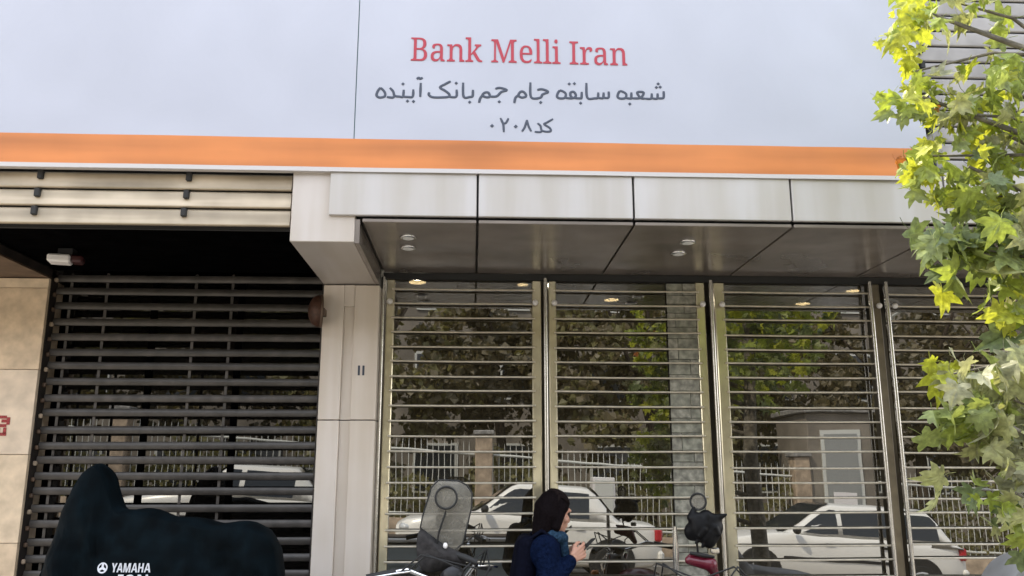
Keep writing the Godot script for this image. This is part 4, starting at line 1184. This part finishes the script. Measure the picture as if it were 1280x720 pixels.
# ---------------------------------------------------------------- draped covers
func draped(st: Array, zc: float, crease: float) -> Dictionary:   # stations: x, height, half width on top, half width at the hem
	var at := func(x: float) -> Array:
		var k := 0
		while k < st.size() - 2 and x > st[k + 1][0]: k += 1
		var q := clampf((x - st[k][0]) / (st[k + 1][0] - st[k][0]), 0, 1)
		var o := []
		for j in range(1, 4):
			var p0: float = st[maxi(k - 1, 0)][j]
			var p3: float = st[mini(k + 2, st.size() - 1)][j]
			o.append(lerpf(cubic_interpolate(st[k][j], st[k + 1][j], p0, p3, q), lerpf(st[k][j], st[k + 1][j], q), 0.6))
		return o
	var pt := func(x: float, a: float) -> Vector3:               # a from -1 (hem at the back) over the ridge to 1 (hem at the front)
		var s: Array = at.call(x)
		var q := absf(a)
		var g := gy(x) + 0.03
		var fold := crease * (1.0 - 0.93 * exp(-pow((x + 1.79) / 0.20, 4.0)) if a > 0 else 1.0)   # smooth under the print
		var z: float
		var y: float
		if q < 0.3:
			z = s[1] * sin(q / 0.3 * 1.3) / sin(1.3)
			y = s[0] - 0.35 * s[1] * (1.0 - cos(q / 0.3 * 1.3))
		else:
			var w := (q - 0.3) / 0.7
			z = lerpf(s[1], s[2], pow(w, 0.75))
			y = lerpf(s[0] - 0.256 * s[1], g, w)
			z += fold * w * (sin(x * 31.0 + y * 5.0) + 0.6 * sin(x * 57.0 - y * 9.0 + 2.0)) + fold * 0.5 * sin(y * 22.0 + x * 11.0)
		y += fold * 0.35 * sin(x * 24.0 + a * 3.0)
		z += fold * 1.3 * pow(absf(sin(x * 9.0 + y * 7.0 + 0.5)), 6.0) * smoothstep(0.2, 0.5, q) - fold * 0.9 * pow(absf(sin(x * 13.0 - y * 11.0)), 8.0) * smoothstep(0.2, 0.5, q)
		return Vector3(x, y, zc + z * (1.0 if a > 0 else -1.0))
	var R := []
	var n := int((st[st.size() - 1][0] - st[0][0]) / 0.02)
	for k in n + 1:
		var x := lerpf(st[0][0], st[st.size() - 1][0], float(k) / n)
		var row := []
		for j in 41: row.append(pt.call(x, -1.0 + j / 20.0))
		R.append(row)
	return {"mesh": MB.new().rings(R), "pt": pt}

func covers() -> void:
	var t := thing("covered_motorcycle", "motorcycle under a dark navy cover with white lettering before the slatted shutter", "motorcycle", Vector3(-1.65, gy(-1.65), 1.0))
	var d := draped([[-2.40, 0.45, 0.05, 0.14], [-2.34, 0.98, 0.06, 0.20], [-2.27, 1.20, 0.07, 0.26], [-2.215, 1.42, 0.09, 0.28], [-2.165, 1.58, 0.10, 0.30], [-2.115, 1.665, 0.10, 0.30], [-2.06, 1.69, 0.10, 0.30], [-2.01, 1.65, 0.10, 0.30], [-1.97, 1.55, 0.10, 0.30], [-1.94, 1.48, 0.11, 0.30], [-1.90, 1.455, 0.12, 0.30], [-1.75, 1.445, 0.13, 0.33], [-1.50, 1.395, 0.14, 0.33], [-1.20, 1.375, 0.14, 0.32], [-1.12, 1.35, 0.13, 0.31], [-1.06, 1.26, 0.11, 0.28], [-1.01, 0.95, 0.08, 0.24], [-0.98, 0.35, 0.05, 0.16]], 1.0, 0.026)
	obj("cover", d.mesh, M.cover, t)
	var on := func(x: float, y: float) -> Vector3:
		var lo := 0.3
		var hi := 1.0
		for k in 24:
			var m := (lo + hi) / 2
			if d.pt.call(x, m).y > y: lo = m
			else: hi = m
		return d.pt.call(x, lo)
	var ink := mat(Color(0.55, 0.57, 0.62), 0.6)
	for line in [["YAMAHA", -1.876, -1.671, 1.139, 1.184], ["ION", -1.835, -1.68, 1.062, 1.128]]:
		var tm := TextMesh.new()
		var f := SystemFont.new()
		f.font_names = PackedStringArray(["Droid Sans"])
		f.font_weight = 700
		tm.font = f
		tm.text = line[0]
		tm.font_size = 48
		tm.depth = 0.02
		tm.curve_step = 1.0
		var arr := tm.surface_get_arrays(0)
		var bb := tm.get_aabb()
		var vs: PackedVector3Array = arr[Mesh.ARRAY_VERTEX]
		for k in vs.size():
			var p := (vs[k] - bb.position) / bb.size
			var q: Vector3 = on.call(lerpf(line[1], line[2], p.x), lerpf(line[3], line[4], p.y))
			vs[k] = q + Vector3(0, 0, 0.004 if p.z > 0.5 else 0.001)
		arr[Mesh.ARRAY_VERTEX] = vs
		var am := ArrayMesh.new()
		am.add_surface_from_arrays(Mesh.PRIMITIVE_TRIANGLES, arr)
		obj("white_lettering", am, ink, t)
	var em := MB.new()
	var c := Vector2(-1.925, 1.160)
	for q in [[0.020, 0.027]]:
		for k in 28:
			var a := TAU * k / 28
			var a2 := TAU * (k + 1) / 28
			var P := []
			for w in [[q[0], a], [q[1], a], [q[1], a2], [q[0], a2]]: P.append(on.call(c.x + cos(w[1]) * w[0], c.y + sin(w[1]) * w[0]) + Vector3(0, 0, 0.003))
			em.quad(P[0], P[1], P[2], P[3])
	for k in 3:
		var a := PI / 2 + TAU * k / 3
		var u := Vector2(cos(a), sin(a))
		var o := Vector2(-u.y, u.x) * 0.006
		var P := []
		for w in [c - o, c + u * 0.0205 - o, c + u * 0.0205 + o, c + o]: P.append(on.call(w.x, w.y) + Vector3(0, 0, 0.0035))
		em.quad(P[0], P[1], P[2], P[3])
	obj("round_emblem", em, ink, t)
	# silver cover at the kerb on the right
	var s := thing("covered_scooter", "scooter under a pale silver cover at the lower right by the tree", "scooter", Vector3(2.5, gy(2.5), 2.35))
	d = draped([[1.98, 0.3, 0.05, 0.2], [2.02, 0.95, 0.08, 0.26], [2.10, 1.17, 0.10, 0.28], [2.19, 1.29, 0.11, 0.28], [2.27, 1.33, 0.12, 0.3], [2.36, 1.25, 0.14, 0.3], [2.47, 1.0, 0.16, 0.3], [2.62, 0.80, 0.16, 0.3], [3.1, 0.74, 0.17, 0.3], [3.3, 0.66, 0.14, 0.28], [3.46, 0.2, 0.08, 0.2]], 2.35, 0.006)
	obj("cover", d.mesh, M.silver_cover, s)

# ---------------------------------------------------------------- the person
func hand(out: Array, w: Vector3, B: Basis, side: float) -> void:   # wrist, axes (x along the fingers, y back of the hand, z towards the thumb times side)
	var P := func(x: float, y: float, z: float) -> Vector3: return w + B * Vector3(x, y, z * side)
	for k in 4:
		var z := 0.030 - 0.020 * k
		var ln: float = [0.068, 0.075, 0.070, 0.054][k]
		out.append(cap(P.call(0.0, 0, z * 0.6), P.call(0.075, 0.002, z), 0.014, 0.0115))
		var c: float = [0.5, 0.75, 0.85, 0.95][k]
		var a := P.call(0.075, 0.002, z) as Vector3
		var b := P.call(0.075 + ln * 0.45 * cos(c * 0.6), -ln * 0.45 * sin(c * 0.6), z) as Vector3
		var d := P.call(0.075 + ln * 0.45 * cos(c * 0.6) + ln * 0.33 * cos(c * 1.5), -ln * 0.45 * sin(c * 0.6) - ln * 0.33 * sin(c * 1.5), z * 0.95) as Vector3
		var e := P.call(0.075 + ln * 0.45 * cos(c * 0.6) + ln * 0.33 * cos(c * 1.5) + ln * 0.25 * cos(c * 2.1), -ln * 0.45 * sin(c * 0.6) - ln * 0.33 * sin(c * 1.5) - ln * 0.25 * sin(c * 2.1), z * 0.9) as Vector3
		out.append(cap(a, b, 0.0095, 0.0085)); out.append(cap(b, d, 0.0085, 0.008)); out.append(cap(d, e, 0.008, 0.0068))
	out.append(cap(P.call(0.015, -0.004, 0.022), P.call(0.045, -0.014, 0.048), 0.014, 0.011))
	out.append(cap(P.call(0.045, -0.014, 0.048), P.call(0.075, -0.024, 0.052), 0.0105, 0.0085))
	out.append(cap(P.call(0.075, -0.024, 0.052), P.call(0.097, -0.028, 0.046), 0.0085, 0.007))

func make_person() -> void:
	var z := 0.55
	var g := gy(0.45)
	var V := func(x: float, y: float, dz: float) -> Vector3: return Vector3(x, y, z + dz)
	var t := thing("person", "person in a navy coat and blue scarf walking past, looking at a phone", "person", Vector3(0.42, g, z))
	# body: one surface
	var b := MB.new()
	var H := Vector3(0.512, 1.405, z)
	var body := [
		cap(V.call(0.40, 0.80, 0), V.call(0.40, 0.95, 0), 0.115, 0.10), cap(V.call(0.40, 0.82, 0.07), V.call(0.40, 0.82, -0.07), 0.10, 0.10),
		cap(V.call(0.40, 0.95, 0), V.call(0.43, 1.13, 0), 0.095, 0.10), cap(V.call(0.43, 1.16, 0.10), V.call(0.43, 1.16, -0.10), 0.075, 0.075),
		cap(V.call(0.44, 1.18, 0), V.call(0.475, 1.31, 0), 0.055, 0.048), cap(V.call(0.475, 1.31, 0), V.call(0.495, 1.36, 0), 0.048, 0.05),
		cap(V.call(0.445, 1.215, 0.155), V.call(0.45, 0.995, 0.215), 0.046, 0.036), cap(V.call(0.45, 0.995, 0.215), V.call(0.605, 1.155, 0.13), 0.034, 0.024),
		cap(V.call(0.445, 1.215, -0.155), V.call(0.45, 0.99, -0.21), 0.046, 0.036), cap(V.call(0.45, 0.99, -0.21), V.call(0.60, 1.13, -0.06), 0.034, 0.024),
		cap(V.call(0.40, 0.79, 0.085), V.call(0.48, 0.44, 0.09), 0.085, 0.052), cap(V.call(0.48, 0.44, 0.09), V.call(0.44, 0.06, 0.09), 0.05, 0.034), cap(V.call(0.44, 0.03, 0.09), V.call(0.58, 0.01, 0.10), 0.036, 0.026),
		cap(V.call(0.40, 0.79, -0.085), V.call(0.36, 0.43, -0.09), 0.085, 0.052), cap(V.call(0.36, 0.43, -0.09), V.call(0.18, 0.11, -0.09), 0.05, 0.034), cap(V.call(0.18, 0.07, -0.09), V.call(0.29, 0.0, -0.10), 0.036, 0.026),
	]
	b.nets(body, 0.014, 0.035)
	var tl := Basis(Vector3(0, 1, 0), 0.50) * Basis(Vector3(0, 0, 1), -0.24)                    # the head bends to the phone
	var h := func(x: float, y: float, dz: float) -> Vector3: return H + tl * Vector3(x, y, dz)
	var head := [
		{"p": h.call(-0.012, 0.032, 0), "r": Vector3(0.094, 0.088, 0.074), "B": tl}, {"p": h.call(0.028, -0.045, 0), "r": Vector3(0.060, 0.070, 0.052), "B": tl},
		cap(h.call(0.066, -0.092, 0.008), h.call(0.066, -0.092, -0.008), 0.019, 0.019), cap(h.call(0.083, 0.012, 0), h.call(0.105, -0.026, 0), 0.008, 0.012),
		cap(h.call(0.094, -0.030, 0.010), h.call(0.094, -0.030, -0.010), 0.009, 0.009),
		cap(h.call(0.085, -0.053, 0.014), h.call(0.085, -0.053, -0.014), 0.0085, 0.0085), cap(h.call(0.083, -0.066, 0.012), h.call(0.083, -0.066, -0.012), 0.009, 0.009),
		cap(h.call(0.078, 0.030, 0.04), h.call(0.083, 0.030, -0.04), 0.011, 0.011), cap(h.call(0.064, -0.02, 0.04), h.call(0.05, -0.03, 0.05), 0.018, 0.018), cap(h.call(0.064, -0.02, -0.04), h.call(0.05, -0.03, -0.05), 0.018, 0.018),
		cap(h.call(-0.012, -0.06, 0), h.call(-0.03, -0.12, 0), 0.052, 0.05),
	]
	for s in [-1.0, 1.0]: head.append({"p": h.call(-0.012, -0.008, 0.074 * s), "r": Vector3(0.018, 0.030, 0.009), "B": tl, "k": 0.008})
	for s in [-1.0, 1.0]: head.append({"p": h.call(0.091, 0.010, 0.030 * s), "r": Vector3(0.014, 0.010, 0.016), "B": tl, "cut": true, "k": 0.012})
	b.nets(head, 0.005, 0.016)
	var hands := []
	hand(hands, V.call(0.605, 1.155, 0.13), Basis(Vector3(0.78, 0.40, -0.48).normalized(), Vector3(0.3, -0.15, 0.94).normalized(), Vector3(0.30, -0.87, -0.2).normalized()).orthonormalized(), -1.0)
	b.nets(hands, 0.0035, 0.007)
	hands = []
	hand(hands, V.call(0.60, 1.13, -0.06), Basis(Vector3(0.80, 0.42, 0.40).normalized(), Vector3(0.3, -0.2, -0.93).normalized(), Vector3(0.3, -0.87, 0.2).normalized()).orthonormalized(), -1.0)
	b.nets(hands, 0.0035, 0.007)
	obj("body", b, M.skin, t)
	for s in [-1.0, 1.0]: obj("eye", MB.new().ball(h.call(0.080, 0.010, 0.030 * s), Vector3(0.011, 0.010, 0.011)), M.eye, t)
	obj("hair", MB.new().nets([
		{"p": h.call(-0.022, 0.042, 0), "r": Vector3(0.102, 0.093, 0.086), "B": tl}, {"p": h.call(-0.058, -0.02, 0), "r": Vector3(0.062, 0.085, 0.076), "B": tl},
		cap(h.call(-0.09, 0.0, 0.03), h.call(-0.09, 0.02, -0.03), 0.042, 0.042), cap(h.call(0.0, 0.03, 0.076), h.call(-0.02, -0.09, 0.070), 0.026, 0.026), cap(h.call(0.0, 0.03, -0.076), h.call(-0.02, -0.09, -0.070), 0.026, 0.026), cap(h.call(-0.07, -0.03, 0.03), h.call(-0.075, -0.13, 0.02), 0.055, 0.045), cap(h.call(-0.07, -0.03, -0.03), h.call(-0.075, -0.13, -0.02), 0.055, 0.045),
		{"p": h.call(0.098, -0.035, 0), "r": Vector3(0.085, 0.085, 0.10), "B": tl, "cut": true, "k": 0.012},
	], 0.006, 0.02), M.hair, t)
	var hs := MB.new()
	for k in 120:                                         # locks lying on the hair, from the parting down to the collar
		var a := rng.randf_range(-1.0, 1.0)
		var b0 := rng.randf_range(0.1, 0.9)
		var pts := []
		for q in 7:
			var e := lerpf(b0 * 1.1 - 0.2, 2.15 + rng.randf_range(-0.05, 0.05), q / 6.0)
			var side := a * (0.35 + 0.65 * minf(q / 2.0, 1.0))
			var d := Vector3(cos(e) * (1.0 - 0.4 * absf(side)), sin(e) * sqrt(maxf(1.0 - side * side * 0.75, 0.05)), side)
			var w := Vector3(0.106, 0.097, 0.091)
			var c := Vector3(-0.024, 0.042, 0)
			if q == 6: c += Vector3(0.0, -0.05, 0)
			var p: Vector3 = c + d.normalized() * w
			if p.x > 0.055 and p.y < 0.06: continue
			pts.append(h.call(p.x, p.y, p.z))
		if pts.size() > 2: hs.tube(pts, rng.randf_range(0.0022, 0.005), 5)
	obj("hair_locks", hs, M.hair_sheen, t).set_meta("kind", "stuff")
	var coat := [
		cap(V.call(0.40, 0.62, 0.06), V.call(0.41, 0.95, 0.045), 0.15, 0.115), cap(V.call(0.40, 0.62, -0.06), V.call(0.41, 0.95, -0.045), 0.15, 0.115),
		cap(V.call(0.41, 0.95, 0), V.call(0.43, 1.14, 0), 0.13, 0.125), cap(V.call(0.435, 1.18, 0.11), V.call(0.435, 1.18, -0.11), 0.095, 0.095), cap(V.call(0.46, 1.24, 0.05), V.call(0.46, 1.24, -0.05), 0.07, 0.07),
		cap(V.call(0.44, 1.22, 0.16), V.call(0.45, 0.995, 0.22), 0.066, 0.056), cap(V.call(0.45, 0.995, 0.22), V.call(0.580, 1.130, 0.145), 0.054, 0.043),
		cap(V.call(0.44, 1.22, -0.16), V.call(0.45, 0.99, -0.215), 0.066, 0.056), cap(V.call(0.45, 0.99, -0.215), V.call(0.575, 1.105, -0.08), 0.054, 0.043),
	]
	# folds in the sleeves and the back
	for q in [[0.475, 1.04, 0.262, 0.505, 1.00, 0.245], [0.42, 1.10, 0.225, 0.47, 1.08, 0.24], [0.40, 1.06, 0.25, 0.45, 1.03, 0.262], [0.52, 1.07, 0.21, 0.55, 1.03, 0.2]]:
		coat.append({"a": V.call(q[0], q[1], q[2]), "b": V.call(q[3], q[4], q[5]), "ra": 0.012, "rb": 0.010, "k": 0.012})
	obj("coat", MB.new().nets(coat, 0.011, 0.035), M.coat, t)
	var trousers := [
		cap(V.call(0.40, 0.76, 0.085), V.call(0.48, 0.44, 0.09), 0.10, 0.07), cap(V.call(0.48, 0.44, 0.09), V.call(0.445, 0.09, 0.09), 0.068, 0.058),
		cap(V.call(0.40, 0.76, -0.085), V.call(0.36, 0.43, -0.09), 0.10, 0.07), cap(V.call(0.36, 0.43, -0.09), V.call(0.195, 0.14, -0.09), 0.068, 0.058)]
	obj("trousers", MB.new().nets(trousers, 0.015, 0.03), M.pack, t)
	obj("shoe", MB.new().nets([cap(V.call(0.42, 0.025, 0.09), V.call(0.58, 0.008, 0.10), 0.048, 0.036)], 0.012, 0.02), M.rubber, t)
	obj("shoe", MB.new().nets([cap(V.call(0.165, 0.07, -0.09), V.call(0.30, 0.005, -0.10), 0.048, 0.036)], 0.012, 0.02), M.rubber, t)
	var sc := []
	for k in 12:
		var a := TAU * k / 12
		var a2 := TAU * (k + 1) / 12
		sc.append(cap(V.call(0.482 + 0.074 * cos(a), 1.275 + 0.02 * cos(a) * -1.0 + 0.006 * sin(a * 3), 0.078 * sin(a)), V.call(0.482 + 0.074 * cos(a2), 1.275 - 0.02 * cos(a2) + 0.006 * sin(a2 * 3), 0.078 * sin(a2)), 0.034, 0.034))
	sc.append(cap(V.call(0.55, 1.25, 0.02), V.call(0.575, 1.12, 0.04), 0.034, 0.026))
	sc.append(cap(V.call(0.50, 1.30, 0.075), V.call(0.44, 1.255, 0.11), 0.02, 0.018))
	obj("scarf", MB.new().nets(sc, 0.009, 0.012), M.scarf, t)
	var bp := []
	for s in [-1.0, 1.0]:
		bp.append(cap(V.call(0.315, 0.98, 0.09 * s), V.call(0.335, 1.22, 0.085 * s), 0.075, 0.06))
	bp.append(cap(V.call(0.31, 1.0, 0), V.call(0.33, 1.2, 0), 0.085, 0.07))
	obj("backpack", MB.new().nets(bp, 0.013, 0.05), M.pack, t)
	for s in [-1.0, 1.0]:
		obj("shoulder_strap", MB.new().tube([V.call(0.34, 1.25, 0.10 * s), V.call(0.42, 1.305, 0.115 * s), V.call(0.50, 1.25, 0.12 * s), V.call(0.53, 1.12, 0.12 * s), V.call(0.46, 1.0, 0.13 * s), V.call(0.36, 0.97, 0.12 * s)], 0.014, 8), M.pack, t)
	var ph := thing("phone", "dark phone held in front of the person in the navy coat", "phone", V.call(0.69, 1.20, 0.05))
	obj("phone_body", MB.new().box(V.call(0.688, 1.205, 0.045), Vector3(0.075, 0.010, 0.15), 0.004, Basis(Vector3(0, 0, 1), 0.75) * Basis(Vector3(0, 1, 0), PI / 2 + 0.2)), M.rubber, ph)

# ---------------------------------------------------------------- the tree at the right
func leaf_mesh(curl: float, fold: float, twist: float) -> ArrayMesh:
	var half := [Vector2(0, 0), Vector2(0.12, -0.10), Vector2(0.38, -0.15), Vector2(0.43, -0.04), Vector2(0.32, 0.10), Vector2(0.50, 0.15), Vector2(0.70, 0.34), Vector2(0.50, 0.35), Vector2(0.31, 0.38), Vector2(0.34, 0.58), Vector2(0.27, 0.74), Vector2(0.14, 0.66), Vector2(0.07, 0.86), Vector2(0, 1.04)]
	var b := MB.new()
	var P := func(p: Vector2) -> Vector3:
		var a := atan2(p.x, p.y + 0.05)
		var r := p.length()
		return Vector3(p.x, p.y, fold * absf(p.x) - curl * (p.y * p.y + 0.8 * p.x * p.x) + 0.07 * r * cos(a * 5.2) + twist * p.x * p.y)
	for s in [1.0, -1.0]:
		for k in half.size() - 1:
			var m := Vector2(0, 0.12)
			var a: Vector2 = half[k] * Vector2(s, 1)
			var c: Vector2 = half[k + 1] * Vector2(s, 1)
			var am := m.lerp(a, 0.55)
			var cm := m.lerp(c, 0.55)
			if s > 0:
				b.tri(P.call(m), P.call(am), P.call(cm)); b.quad(P.call(am), P.call(a), P.call(c), P.call(cm))
			else:
				b.tri(P.call(m), P.call(cm), P.call(am)); b.quad(P.call(am), P.call(cm), P.call(c), P.call(a))
	b.tube([P.call(Vector2(0, 0)), Vector3(0.02, -0.25, -0.04), Vector3(0, -0.5, 0.03)], 0.012, 4)
	return b.mesh()

func street_tree() -> void:
	var base := Vector3(2.95, gy(2.95), 3.05)
	var t := thing("street_tree", "leafy young plane tree with yellow green leaves at the right edge", "tree", base)
	obj("trunk", MB.new().tube([base + Vector3(0, -0.1, 0), base + Vector3(0.05, 0.9, 0), base + Vector3(-0.02, 2.0, -0.03), base + Vector3(0.05, 3.2, 0), base + Vector3(0, 4.6, 0.05)], [0.10, 0.085, 0.075, 0.055, 0.03], 12), M.bark_pale, t)
	var meshes := [leaf_mesh(0.15, 0.25, 0.2), leaf_mesh(0.55, 0.10, -0.3), leaf_mesh(-0.3, 0.5, 0.1), leaf_mesh(0.35, 0.7, -0.2), leaf_mesh(0.8, 0.3, 0.5), leaf_mesh(0.2, -0.4, 0.6)]
	# clumps: centre, spread, leaves, leaf size, palette of leaf tones
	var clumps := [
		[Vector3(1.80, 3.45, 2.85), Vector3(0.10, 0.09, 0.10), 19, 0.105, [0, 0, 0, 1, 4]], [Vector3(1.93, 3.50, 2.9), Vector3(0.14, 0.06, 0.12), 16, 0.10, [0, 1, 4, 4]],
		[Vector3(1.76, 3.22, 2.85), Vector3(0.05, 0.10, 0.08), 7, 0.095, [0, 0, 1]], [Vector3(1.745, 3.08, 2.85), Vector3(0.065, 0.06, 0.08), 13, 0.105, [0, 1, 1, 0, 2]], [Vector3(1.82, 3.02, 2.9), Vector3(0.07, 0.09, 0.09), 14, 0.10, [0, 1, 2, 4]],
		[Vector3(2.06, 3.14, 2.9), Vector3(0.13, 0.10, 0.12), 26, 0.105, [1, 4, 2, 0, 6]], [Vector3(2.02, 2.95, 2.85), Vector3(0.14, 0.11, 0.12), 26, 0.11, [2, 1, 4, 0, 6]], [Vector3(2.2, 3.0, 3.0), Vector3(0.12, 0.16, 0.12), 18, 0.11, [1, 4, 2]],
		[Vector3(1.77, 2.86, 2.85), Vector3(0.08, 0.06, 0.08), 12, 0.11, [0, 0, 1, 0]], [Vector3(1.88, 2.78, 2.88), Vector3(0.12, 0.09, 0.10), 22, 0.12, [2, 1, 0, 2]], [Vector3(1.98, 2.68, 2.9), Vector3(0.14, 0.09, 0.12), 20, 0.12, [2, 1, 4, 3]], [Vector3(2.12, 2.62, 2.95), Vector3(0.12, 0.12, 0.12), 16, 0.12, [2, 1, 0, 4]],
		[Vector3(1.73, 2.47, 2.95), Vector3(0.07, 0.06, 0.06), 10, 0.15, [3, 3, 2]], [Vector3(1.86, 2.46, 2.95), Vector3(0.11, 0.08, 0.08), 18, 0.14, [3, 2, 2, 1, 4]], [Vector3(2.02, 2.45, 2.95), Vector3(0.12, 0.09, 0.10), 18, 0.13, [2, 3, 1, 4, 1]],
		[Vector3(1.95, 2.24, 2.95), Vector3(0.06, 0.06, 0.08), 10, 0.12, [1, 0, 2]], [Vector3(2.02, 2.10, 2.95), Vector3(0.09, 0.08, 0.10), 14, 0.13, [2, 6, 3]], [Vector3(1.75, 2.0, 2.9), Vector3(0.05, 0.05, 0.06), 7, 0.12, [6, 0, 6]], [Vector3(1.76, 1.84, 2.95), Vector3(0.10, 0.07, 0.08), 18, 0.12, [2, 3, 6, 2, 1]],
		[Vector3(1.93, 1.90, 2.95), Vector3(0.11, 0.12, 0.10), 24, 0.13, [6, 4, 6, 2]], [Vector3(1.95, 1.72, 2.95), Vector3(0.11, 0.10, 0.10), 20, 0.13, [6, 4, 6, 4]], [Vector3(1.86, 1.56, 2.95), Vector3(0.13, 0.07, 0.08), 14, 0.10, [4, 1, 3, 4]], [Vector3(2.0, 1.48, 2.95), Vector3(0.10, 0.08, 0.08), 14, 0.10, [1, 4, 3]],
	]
	var leaves := []
	for c in clumps:
		for k in int(c[2] * 1.6):
			var p: Vector3 = c[0] + Vector3(rng.randfn(), rng.randfn(), rng.randfn()) * c[1] * 0.74
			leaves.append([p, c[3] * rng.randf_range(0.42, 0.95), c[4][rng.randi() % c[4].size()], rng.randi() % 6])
	for k in leaves.size():                              # near and far leaves mixed, so that the singled-out ones are spread over the crown
		var j := rng.randi() % leaves.size()
		var o: Array = leaves[k]
		leaves[k] = leaves[j]
		leaves[j] = o
	# a few single leaves that stand out
	leaves.insert(0, [Vector3(1.80, 2.34, 2.8), 0.125, 0, 0])
	leaves.insert(0, [Vector3(1.74, 2.03, 2.8), 0.14, 0, 1])
	leaves.insert(0, [Vector3(1.85, 3.10, 2.78), 0.06, 5, 3])
	leaves.insert(0, [Vector3(1.68, 2.87, 2.78), 0.055, 5, 3])
	# the rest of the crown, out of the frame
	for k in 900:
		var d := Vector3(rng.randfn(), rng.randfn(), rng.randfn()).normalized() * pow(rng.randf(), 0.4)
		var p := Vector3(3.05, 3.5, 3.15) + d * Vector3(0.95, 1.2, 0.9)
		if p.x < 2.25 + 0.25 * (p.z - 2.9): continue
		leaves.append([p, rng.randf_range(0.09, 0.14), [0, 1, 2, 2, 3][rng.randi() % 5], rng.randi() % 6])
	var rest := {}
	for k in leaves.size():
		var l: Array = leaves[k]
		var B := Basis(Vector3(0, 1, 0), rng.randf_range(-1.1, 1.1)) * Basis(Vector3(1, 0, 0), rng.randf_range(-0.9, 0.7)) * Basis(Vector3(0, 0, 1), PI + rng.randf_range(-1.5, 1.5))
		if k < 4: B = Basis(Vector3(0, 1, 0), 0.3) * Basis(Vector3(1, 0, 0), -0.2) * Basis(Vector3(0, 0, 1), PI + [0.4, 0.5, 0.2, -0.3][k])
		B = B.scaled(Vector3.ONE * l[1])
		if k < 300: put("leaf", meshes[l[3]], M.leaves[l[2]], t, l[0], B)
		else:
			var key: int = l[2]
			if not rest.has(key): rest[key] = []
			rest[key].append(Transform3D(B, l[0] - base))
	for key in rest:
		var mm := MultiMesh.new()
		mm.transform_format = MultiMesh.TRANSFORM_3D
		mm.mesh = meshes[key % 6]
		mm.instance_count = rest[key].size()
		for k in rest[key].size(): mm.set_instance_transform(k, rest[key][k])
		var o := MultiMeshInstance3D.new()
		o.multimesh = mm
		o.material_override = M.leaves[key]
		o.name = "foliage"
		o.set_meta("kind", "stuff")
		t.add_child(o, true)
	# boughs from the trunk to the clumps, twigs between them
	var last := base + Vector3(0, 2.0, 0)
	for k in clumps.size():
		var c: Vector3 = clumps[k][0]
		var from := base + Vector3(0, clampf(c.y - base.y - 0.45, 0.9, 4.0), 0)
		if k % 3 == 0:
			obj("bough", MB.new().tube([from, from.lerp(c, 0.5) + Vector3(0, -0.05, 0.02), c + Vector3(0.02, 0.02, 0.02)], [0.028, 0.016, 0.006], 7), M.bark_pale, t)
			last = from.lerp(c, 0.55)
		else:
			obj("twig", MB.new().tube([last, last.lerp(c, 0.5) + Vector3(0.02, 0.05, 0), c], [0.010, 0.007, 0.004], 5), M.bark_pale, t)
